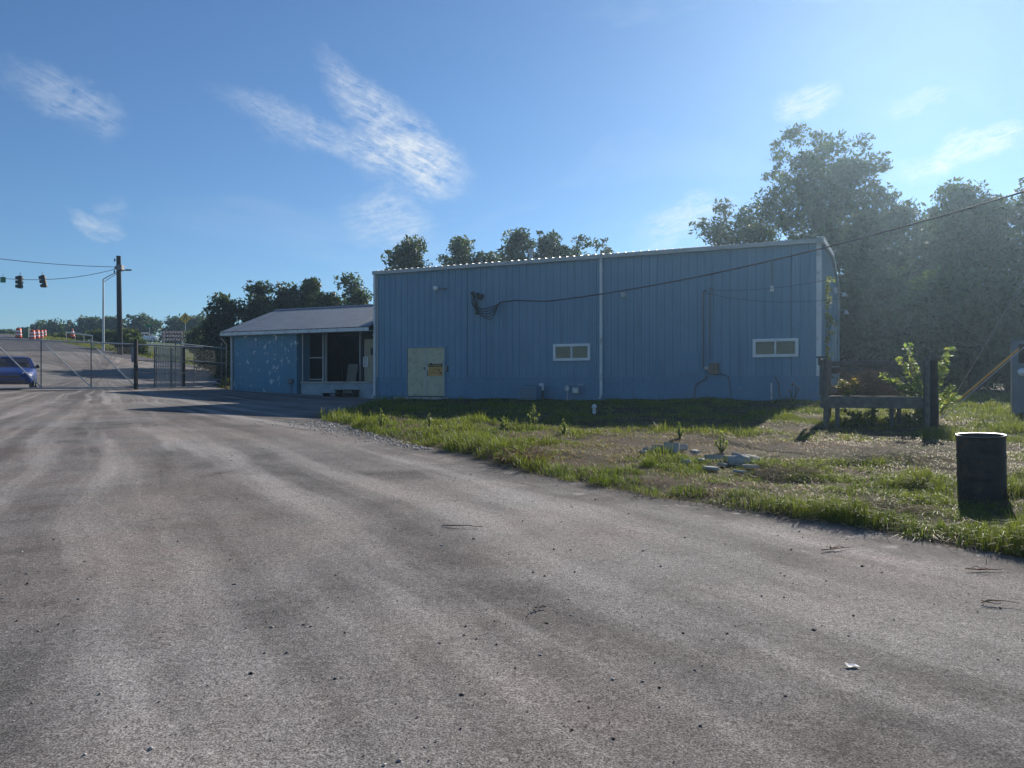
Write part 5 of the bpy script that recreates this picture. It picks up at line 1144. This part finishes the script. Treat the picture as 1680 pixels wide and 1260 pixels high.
# climbing vine on the end wall
r_ = np.random.default_rng(9); y_, z0_ = RW(1352.5, 590); z1_ = RW(1352.5, 470)[1]; vb = wloc(.12, y_, 0); ve = empty('climbing_vine', (vb.x, vb.y, Tz(vb.x, vb.y)))
pts_ = [Vector((.03 * math.sin(k), .03 * math.cos(k * 1.3), k * (z1_ + BZ - ve.location.z) / 12)) for k in range(13)]
MB().tube(pts_, [.02 - .0012 * k for k in range(13)], 5).build('stem', MAT['bark'], ve)
c = np.array([[p_.x + r_.normal() * .06, p_.y + r_.normal() * .16, p_.z + r_.uniform(-.25, .25)] for p_ in pts_[2:] for _ in range(6)]); v, q, col = leaves(c, np.full(len(c), .14), np.full(len(c), 22), .06, r_, (1, 1, .8), .3)
link('foliage', fast_mesh('foliage', v, quads=q, colors=col), MAT['leaf_light'], ve); tag(ve, 'green vine climbing the corner of the metal building end wall', 'vine')

# ------------------------------------------------------------------ grass
def blades(px_, py_, h, w, lean, col, name, mat, r_):
    n_ = len(px_); a = r_.random(n_) * 2 * np.pi; d = np.stack([np.cos(a), np.sin(a), np.zeros(n_)], 1)
    s = np.stack([-np.sin(a), np.cos(a), np.zeros(n_)], 1); b = np.stack([px_, py_, lawn_z(px_, py_) - .01], 1)
    l = (h * lean)[:, None]; hh = h[:, None]; z = np.array([0, 0, 1.0]); ww = (w / 2)[:, None]
    m = b + d * l * .35 + z * hh * .6; t_ = b + d * l + z * hh * np.maximum(.12, 1 - .45 * lean[:, None])
    v = np.stack([b - s * ww, b + s * ww, m + s * ww * .8, m - s * ww * .8, t_], 1).reshape(-1, 3); i = np.arange(n_) * 5
    return link(name, fast_mesh(name, v, quads=np.stack([i, i+1, i+2, i+3], 1), tris=np.stack([i+3, i+2, i+4], 1), colors=np.repeat(col, 5, 0)), MAT[mat])
r_ = np.random.default_rng(21); X_, Y_, S_ = [], [], []
for y0, y1, dens, sc in ((4.5, 8, 6500, 1.0), (8, 11, 5000, 1.05), (11, 15, 2700, 1.3), (15, 20, 1300, 1.7), (20, 29, 520, 2.3), (29, 40, 90, 3.5)):
    ym = (y0 + y1) / 2; xl, xr = XR(np.array([y0, y1])).min() - .3, max(.72 * y1 + .8, 5)
    n_ = int((xr - xl) * (y1 - y0) * dens); x = xl + (xr - xl) * r_.random(n_); y = y0 + (y1 - y0) * r_.random(n_)
    X_.append(x); Y_.append(y); S_.append(np.full(n_, sc))
x = np.concatenate(X_); y = np.concatenate(Y_); sc = np.concatenate(S_)
lx = (x - B0.x) * BX.x + (y - B0.y) * BX.y; ly = (x - B0.x) * BY.x + (y - B0.y) * BY.y
ed = x - edge_w(y)
clump = vnoise(x, y, 1.3, 11); fine = vnoise(x, y, 4.5, 12); big = vnoise(x, y, .35, 13); tuft = vnoise(x, y, 3.1, 14) * .65 + vnoise(x, y, 7.5, 19) * .35
def blob(cx, cy, rx, ry): return np.exp(-(((x - cx) / rx) ** 2 + ((y - cy) / ry) ** 2))
bare = 1.1 * blob(4.1, 13.4, 2.4, 1.1) + 1.0 * blob(6.6, 13.3, 2.6, 1.6) + .9 * blob(6.4, 10.8, 1.5, .8) + .7 * blob(1.2, 12.6, .8, .9) + .8 * blob(6.9, 16.5, 1.6, 1.1) + .75 * blob(10.5, 18.5, 1.6, 2.5) + .55 * blob(3.2, 14.5, 2.5, .8)
bare = np.clip(bare * 1.1 + .06 + (big - .5) * 1.0 + (fine - .5) * .6, 0, 1.25)
keep = (x < .74 * y + 1.2) & (ed > -.06) & ~((ly > -.10) & (ly < DEPTH) & (lx > LX - 9) & (lx < .15)) & (r_.random(len(x)) < np.clip(1.1 - .88 * bare, .14, 1) * np.clip(.25 + 1.2 * clump, .25, 1) * np.clip((tuft - .30) * 4.2, .12, 1))
keep &= ~((ly > -1.2) & (lx < dX1 + .6))
x, y, sc, ed, clump, fine, bare, tuft = (q[keep] for q in (x, y, sc, ed, clump, fine, bare, tuft))
dry = r_.random(len(x)) < np.clip(.07 + .68 * bare ** 1.2 + (.12 - .25 * clump), .04, .85)
edge = np.exp(-((ed - .30) / .45) ** 2)
h = (.035 + .16 * clump ** 2 * (.3 + 1.2 * tuft) + .10 * np.clip(tuft - .45, 0, 1) * 2.2 * (.4 + clump) + .18 * edge * (.2 + clump) * (.35 + tuft) + .025 * r_.random(len(x))) * (1 - .6 * np.clip(bare, 0, 1)) * (.7 + .6 * r_.random(len(x)))
h = np.where(dry, np.minimum(h * .9 + .02, .05 + .05 * r_.random(len(x))), h * (.8 + .5 * r_.random(len(x)) ** 3)) ; lean = np.where(dry, .9 + 1.3 * r_.random(len(x)), .25 + .8 * r_.random(len(x)) ** 1.5)
w = (.0034 + .0030 * r_.random(len(x))) * sc
gA, gB, gC = np.array([.066, .114, .018]), np.array([.190, .205, .030]), np.array([.27, .195, .095])
u = np.clip(.15 + tuft * .9 * clump + .35 * (vnoise(x, y, .6, 20) - .4) + .5 * (r_.random(len(x)) - .5), 0, 1)[:, None]
col = gA * (1 - u) + gB * u; dc = gC * (.55 + .75 * r_.random((len(x), 1))) * np.where(r_.random((len(x), 1)) < .3, .5, 1)
col = np.where(dry[:, None], dc, col) * (.75 + .5 * r_.random((len(x), 1)))
gobj = blades(x, y, h, w, lean, col, 'grass', 'grass', r_); tag(gobj, 'rough yellow-green grass and straw between driveway and building', 'grass', kind='stuff')
print('grass blades', len(x))
# weeds behind the gate
n_ = 9000; x = -20.5 + 6.5 * r_.random(n_); y = 40 + 12 * r_.random(n_); k_ = (x > XR(y) + .2) & (x < -.36 * y - .3 + .3) & (vnoise(x, y, .8, 15) > .35); x, y = x[k_], y[k_]; n_ = len(x)
hh = .2 + .5 * vnoise(x, y, .9, 16) * r_.random(n_)
def lawn_z_save(x, y): return T(x, y) - .08
_old = lawn_z; lawn_z = lawn_z_save
col = np.where(r_.random((n_, 1)) < .45, gC * .6, gA * .7 + gB * .2) * (.6 + .6 * r_.random((n_, 1)))
vg = blades(x, y, hh, np.full(n_, .02), .2 + .7 * r_.random(n_), col, 'verge_weeds', 'grass', r_); tag(vg, 'dry scrubby weeds behind the short fence beside the low building', 'weeds', kind='stuff')
n_ = 26000; d_ = 56 + 40 * r_.random(n_); x = (0 + 420 * r_.random(n_) - 840) / F * d_; y = d_; k_ = (x > XR(y) + .1) & (x < XR(y) + 7); x, y = x[k_], y[k_]; n_ = len(x)
col = np.where(r_.random((n_, 1)) < .2, gC * .8, gA * .5 + gB * .5) * (.6 + .6 * r_.random((n_, 1)))
vg = blades(x, y, .12 + .25 * r_.random(n_), np.full(n_, .04), .2 + .7 * r_.random(n_), col, 'verge_grass', 'grass', r_); tag(vg, 'green grass on the far road verge beyond the gate', 'grass', kind='stuff')
lawn_z = _old
# dead stalks and leaf litter along the pavement edge
r_ = np.random.default_rng(33); mb = MB()
for k in range(1500):
    y0 = 5.6 + 11.5 * r_.random() ** 1.3; off = r_.normal() * .17 - .03; x0 = float(edge_w(np.array([y0]))[0]) + off
    if vnoise(x0, y0, .9, 22) < .42: continue
    a_ = r_.random() * 6.28; l_ = .04 + .16 * r_.random() ** 2; z0 = (float(lawn_z(np.array([x0]), np.array([y0]))[0]) if off > 0 else Tz(x0, y0)) + .006
    p0 = Vector((x0, y0, z0)); p2 = p0 + Vector((math.cos(a_) * l_, math.sin(a_) * l_, .35 * l_ * r_.random()))
    mb.tube([p0, p0.lerp(p2, .5) + Vector((0, 0, .1 * l_)), p2], [.0028, .0024, .001], 3, False)
lt = mb.build('edge_litter', MAT['straw']); tag(lt, 'dry stalks and leaf litter along the ragged pavement edge', 'litter', kind='stuff')
# single tall weeds
def weed(px, py, d_, hpx, lab, seed, kind='leaf_light', tint=(.8, .9, .7)):
    q = ground_pt(px, d_); q.z = float(lawn_z(np.array([q.x]), np.array([q.y]))[0]) - .01; hgt = hpx / F * d_
    sapling('tall_weed', lab, q, [q + Vector((.06 * s_ * hgt, 0.05 * s_, hgt * (1 - .25 * abs(s_)))) for s_ in (-1, 0, 1.2)] + [q + Vector((.25 * hgt * s_, 0, hgt * .55)) for s_ in (-1, 1)], seed, 6, .022, kind, (1.3, 1.3, .9), 'weed', 'tall weeds in the grass', .035)
for k, (px, d_, hpx, lab) in enumerate(((875, 17.8, 36, 'tall pale weed standing before the condenser unit'), (625, 17.3, 30, 'thin leaning weed at the left end of the grass strip'), (704, 16.8, 24, 'weed in the grass strip below the double door'), (925, 15.9, 26, 'weed in the lit grass below the middle window'), (1115, 14.8, 26, 'weed on the shadow edge behind the concrete rubble'), (1183, 12.9, 36, 'single upright stem sticking out of the concrete rubble'), (1000, 21, 22, 'weed in the shaded grass right of the middle window'), (826, 16.6, 22, 'small weed in the lit strip right of the door'))):
    weed(px, 0, d_, hpx, lab, 100 + k)
X, Z = FW(1300, 640, -.6); q = wloc(X, -.6, 0); q.z = Tz(q.x, q.y)
fl_ = sapling('flowering_weed', 'spindly weed with reddish flower heads against the wall under right window', q, [q + Vector((-.1, 0, .45)), q + Vector((.08, .02, .62)), q + Vector((.22, 0, .5)), q + Vector((.0, 0, .68))], 77, 3, .03, 'leaf_light', (.6, .6, .5), 'weed', None, .03)
r_ = np.random.default_rng(5); c = np.array([[-.1, 0, .45], [.08, .02, .62], [.22, 0, .5], [0, 0, .68]]); v, qq, col = leaves(c, np.full(4, .05), np.full(4, 30), .02, r_, (1, 1, 1)); link('flower_heads', fast_mesh('flower_heads', v, quads=qq, colors=col * np.array([3.2, 1.0, 2.2])), MAT['leaf_light'], fl_)

# ------------------------------------------------------------------ rubble, stones, sticks and litter
def lawnp(px, d_): q = ground_pt(px, d_); q.z = float(lawn_z(np.array([q.x]), np.array([q.y]))[0]); return q
def hollow_block(l_=.39, w_=.19, h_=.19):
    mb = MB(); t_ = .032; mb.box(-l_/2, l_/2, -w_/2, -w_/2 + t_, 0, h_); mb.box(-l_/2, l_/2, w_/2 - t_, w_/2, 0, h_)
    for x in (-l_/2, -t_/2, l_/2 - t_): mb.box(x, x + t_, -w_/2 + t_, w_/2 - t_, .001, h_ - .001)
    return mb
rub = [(1067, 13.6, .39, .19, .10, 40, 0, 'thin concrete piece at the left end of the rubble'), (1080, 13.3, .30, .19, .19, 10, 1, 'hollow block lying left of the upright block'), (1101, 13.2, .39, .19, .25, -15, 1, 'tallest upright hollow block in the rubble'), (1116, 13.5, .36, .2, .13, 5, 0, 'dark low block right of the upright block'),
       (1112, 12.4, .3, .2, .06, 30, 0, 'flat pale slab in front of the upright block'), (1126, 12.1, .22, .16, .07, -20, 0, 'small pale chunk at front of the rubble'), (1171, 12.6, .42, .2, .14, -6, 1, 'wide hollow block left of the single stem'), (1198, 12.5, .34, .22, .13, 16, 0, 'tilted solid block right of the single stem'),
       (1166, 11.6, .34, .2, .06, 4, 0, 'flat slab in front of the wide hollow block'), (1214, 11.4, .26, .2, .05, 24, 0, 'flat slab at the right front of the rubble'), (1232, 11.7, .36, .2, .07, -12, 0, 'longest flat slab at the right end of the rubble'), (1140, 13.3, .24, .15, .08, 50, 0, 'small block between the two groups of rubble'),
       (1055, 13.2, .18, .14, .06, 70, 0, 'small flat chip at the far left of the rubble'), (1090, 12.6, .20, .14, .07, 20, 0, 'small chip just before the left hollow block'), (1150, 12.3, .18, .16, .05, -35, 0, 'flat chip midway along the front of the rubble'), (1185, 12.0, .2, .14, .06, 35, 0, 'chip at the foot of the single stem'), (1208, 13.2, .22, .16, .08, -50, 0, 'chip behind the tilted solid block'), (1246, 12.3, .18, .14, .06, 15, 0, 'small chip at the far right of the rubble')]
for px, d_, l_, w_, h_, rot, hol, lab in rub:
    l_, w_, h_ = l_ * .62, w_ * .75, h_ * .72; q = lawnp(px, d_ - .75); q.z += .03 - h_ * .15
    if hol: o = hollow_block(l_, w_, h_).build('concrete_block', MAT['concrete'])
    else: o = MB().bbox(-l_/2, l_/2, -w_/2, w_/2, 0, h_, .012).build('concrete_block', MAT['concrete'])
    o.location = q; o.rotation_euler = (R(random.uniform(-9, 3)), R(random.uniform(-3, 9)), R(rot)); tag(o, lab, 'block', 'concrete rubble in the grass')
q = lawnp(1222, 11.5); r_ = np.random.default_rng(8)
bm_v = MB(); bm_v.lathe([(.22, -.05), (.23, .04), (.20, .10), (.12, .135), (0, .145)], 14, Matrix.Diagonal((1.15, .7, 1, 1))); o = bm_v.build('boulder', MAT['concrete'], None, True)
for vv in o.data.vertices: vv.co += Vector(r_.normal(size=3)) * .014
o.location = q; tag(o, 'low rounded grey stone among the flat slabs', 'stone')
q = lawnp(975, 22.0); mb = MB().lathe([(.05, 0), (.05, .16), (.07, .17), (.07, .22), (.03, .27), (0, .27)], 12); o = mb.build('cleanout_pipe', MAT['white'], None, True); o.location = q; tag(o, 'small white pipe cap in the shaded grass below the middle wall', 'pipe')
# stones on the pavement
def stones(name, pts, sizes, mat, lab, r_, dark):
    n_ = len(pts); base = np.array([[1,0,0],[0,1,0],[-1,0,0],[0,-1,0],[0,0,.8],[0,0,-.5]]); ang = r_.random(n_) * 6.28
    v = base[None] * (0.6 + .8 * r_.random((n_, 6, 1))) * sizes[:, None, None] * np.array([1.2, .8, .7])
    cx, sx = np.cos(ang)[:, None], np.sin(ang)[:, None]; vx = v[..., 0] * cx - v[..., 1] * sx; vy = v[..., 0] * sx + v[..., 1] * cx
    v = np.stack([vx, vy, v[..., 2]], -1) + pts[:, None, :]
    f = np.array([[0,1,4],[1,2,4],[2,3,4],[3,0,4],[1,0,5],[2,1,5],[3,2,5],[0,3,5]]); tr = (f[None] + (np.arange(n_) * 6)[:, None, None]).reshape(-1, 3)
    o = link(name, fast_mesh(name, v.reshape(-1, 3), tris=tr, colors=np.repeat(dark, 6, 0)), mat); return tag(o, lab, 'gravel', kind='stuff')
t = NT('loose_stone'); at = t.n('ShaderNodeAttribute', attribute_name='tint'); MAT['stone'] = t.done(t.bsdf(at.outputs['Color'], .9, 0, .2, t.bump(t.noise(t.coord('Position'), 90), .5, .004)))
r_ = np.random.default_rng(17)
n_ = 2600; d_ = 2.2 + 16 * r_.random(n_) ** 1.6; x = (r_.random(n_) * 1.5 - .8) * d_; y = d_; k_ = (x < XR(y) - .05) & (vnoise(x, y, .5, 18) + .35 * r_.random(n_) > .5); x, y = x[k_], y[k_]
pts = np.stack([x, y, T(x, y) + .003], 1); sz = .003 + .012 * r_.random(len(x)) ** 6 + .003 * r_.random(len(x))
tc_ = np.where(r_.random((len(x), 1)) < .45, np.array([[.05, .045, .042]]), np.array([[.34, .32, .30]])) * (.6 + .8 * r_.random((len(x), 1)))
stones('loose_stones', pts, sz, MAT['stone'], 'loose stones scattered over the driveway', r_, tc_)
n_ = 900; t_ = r_.random(n_); y = 13.6 + 6.2 * t_; x = XR(y) - .05 - np.abs(r_.normal(size=n_)) * (.18 + .55 * t_); pts = np.stack([x, y, T(x, y) + .006], 1); sz = .012 + .022 * r_.random(n_) ** 2
stones('gravel_edge', pts, sz, MAT['stone'], 'pale gravel spilled at the left end of the grass strip', r_, np.array([[.55, .52, .48]]) * (.45 + .8 * r_.random((n_, 1))))
def stick(px, d_, ln, ang, lab, seed, mat='dry', nb=3):
    r_ = np.random.default_rng(seed); q = ground_pt(px, d_); q.z += .012; mb = MB(); e = []
    for k in range(nb):
        a = R(ang) + r_.normal() * .35 * (k > 0); s_ = Vector((r_.normal() * .05 * (k > 0), r_.normal() * .03 * (k > 0), .004 * k)); L_ = ln * (1 if k == 0 else .35 + .3 * r_.random())
        p_ = [s_ + Vector((math.cos(a), math.sin(a), 0)) * L_ * u_ + Vector((r_.normal() * .012, r_.normal() * .012, abs(r_.normal()) * .012)) for u_ in (-.5, -.2, .1, .3, .5)]
        mb.tube(p_, [.005, .005, .004, .003, .002] if k == 0 else [.003, .003, .0025, .002, .001], 5)
    o = mb.build('fallen_stick', MAT[mat]); o.location = q; return tag(o, lab, 'stick', 'sticks on the driveway')
stick(1375, 6.75, .34, 25, 'dark broken stick on the pavement near the grass edge', 1); stick(1620, 6.1, .28, 5, 'reddish stick on the pavement at the far right', 2, 'red_dry'); stick(885, 5.2, .12, 60, 'short dark twig near the middle of the driveway', 3, 'cable'); stick(1635, 5.3, .22, -15, 'thin straight twig on the pavement below the reddish stick', 4); stick(760, 7.6, .45, -14, 'long thin dark twig lying left of centre on the driveway', 5, 'cable', 1); stick(1210, 8.4, .3, -30, 'pale stalk on the pavement below the concrete rubble', 6, 'straw')
q = ground_pt(1397, 4.25); mb = MB(); r_ = np.random.default_rng(3)
g_ = [[(-.03 + .02 * i + r_.normal() * .003, -.018 + .018 * j + r_.normal() * .004, .006 + abs(r_.normal()) * .008) for i in range(4)] for j in range(3)]
mb.add([p_ for row in g_ for p_ in row], [(j*4+i, j*4+i+1, j*4+i+5, j*4+i+4) for j in range(2) for i in range(3)]); o = mb.build('paper_scrap', MAT['paper']); o.location = q; tag(o, 'crumpled white paper scrap on the driveway at lower right', 'paper')

# ------------------------------------------------------------------ thin morning haze
hz_m = bpy.data.materials.new('haze_air'); hz_m.use_nodes = True; ht = hz_m.node_tree; ht.nodes.clear()
pv = ht.nodes.new('ShaderNodeVolumePrincipled'); pv.inputs['Density'].default_value = 0.00070; pv.inputs['Color'].default_value = (.56, .80, 1, 1); pv.inputs['Anisotropy'].default_value = 0.70
ho = ht.nodes.new('ShaderNodeOutputMaterial'); ht.links.new(pv.outputs[0], ho.inputs['Volume'])
zmin = min(v_.co.z for v_ in g.data.vertices) - 1.0
hzo = MB().box(-336, 336, -66, 336, zmin, 26).build('haze', hz_m); hzo['kind'] = 'stuff'; hzo['label'] = 'thin bright haze in the air'
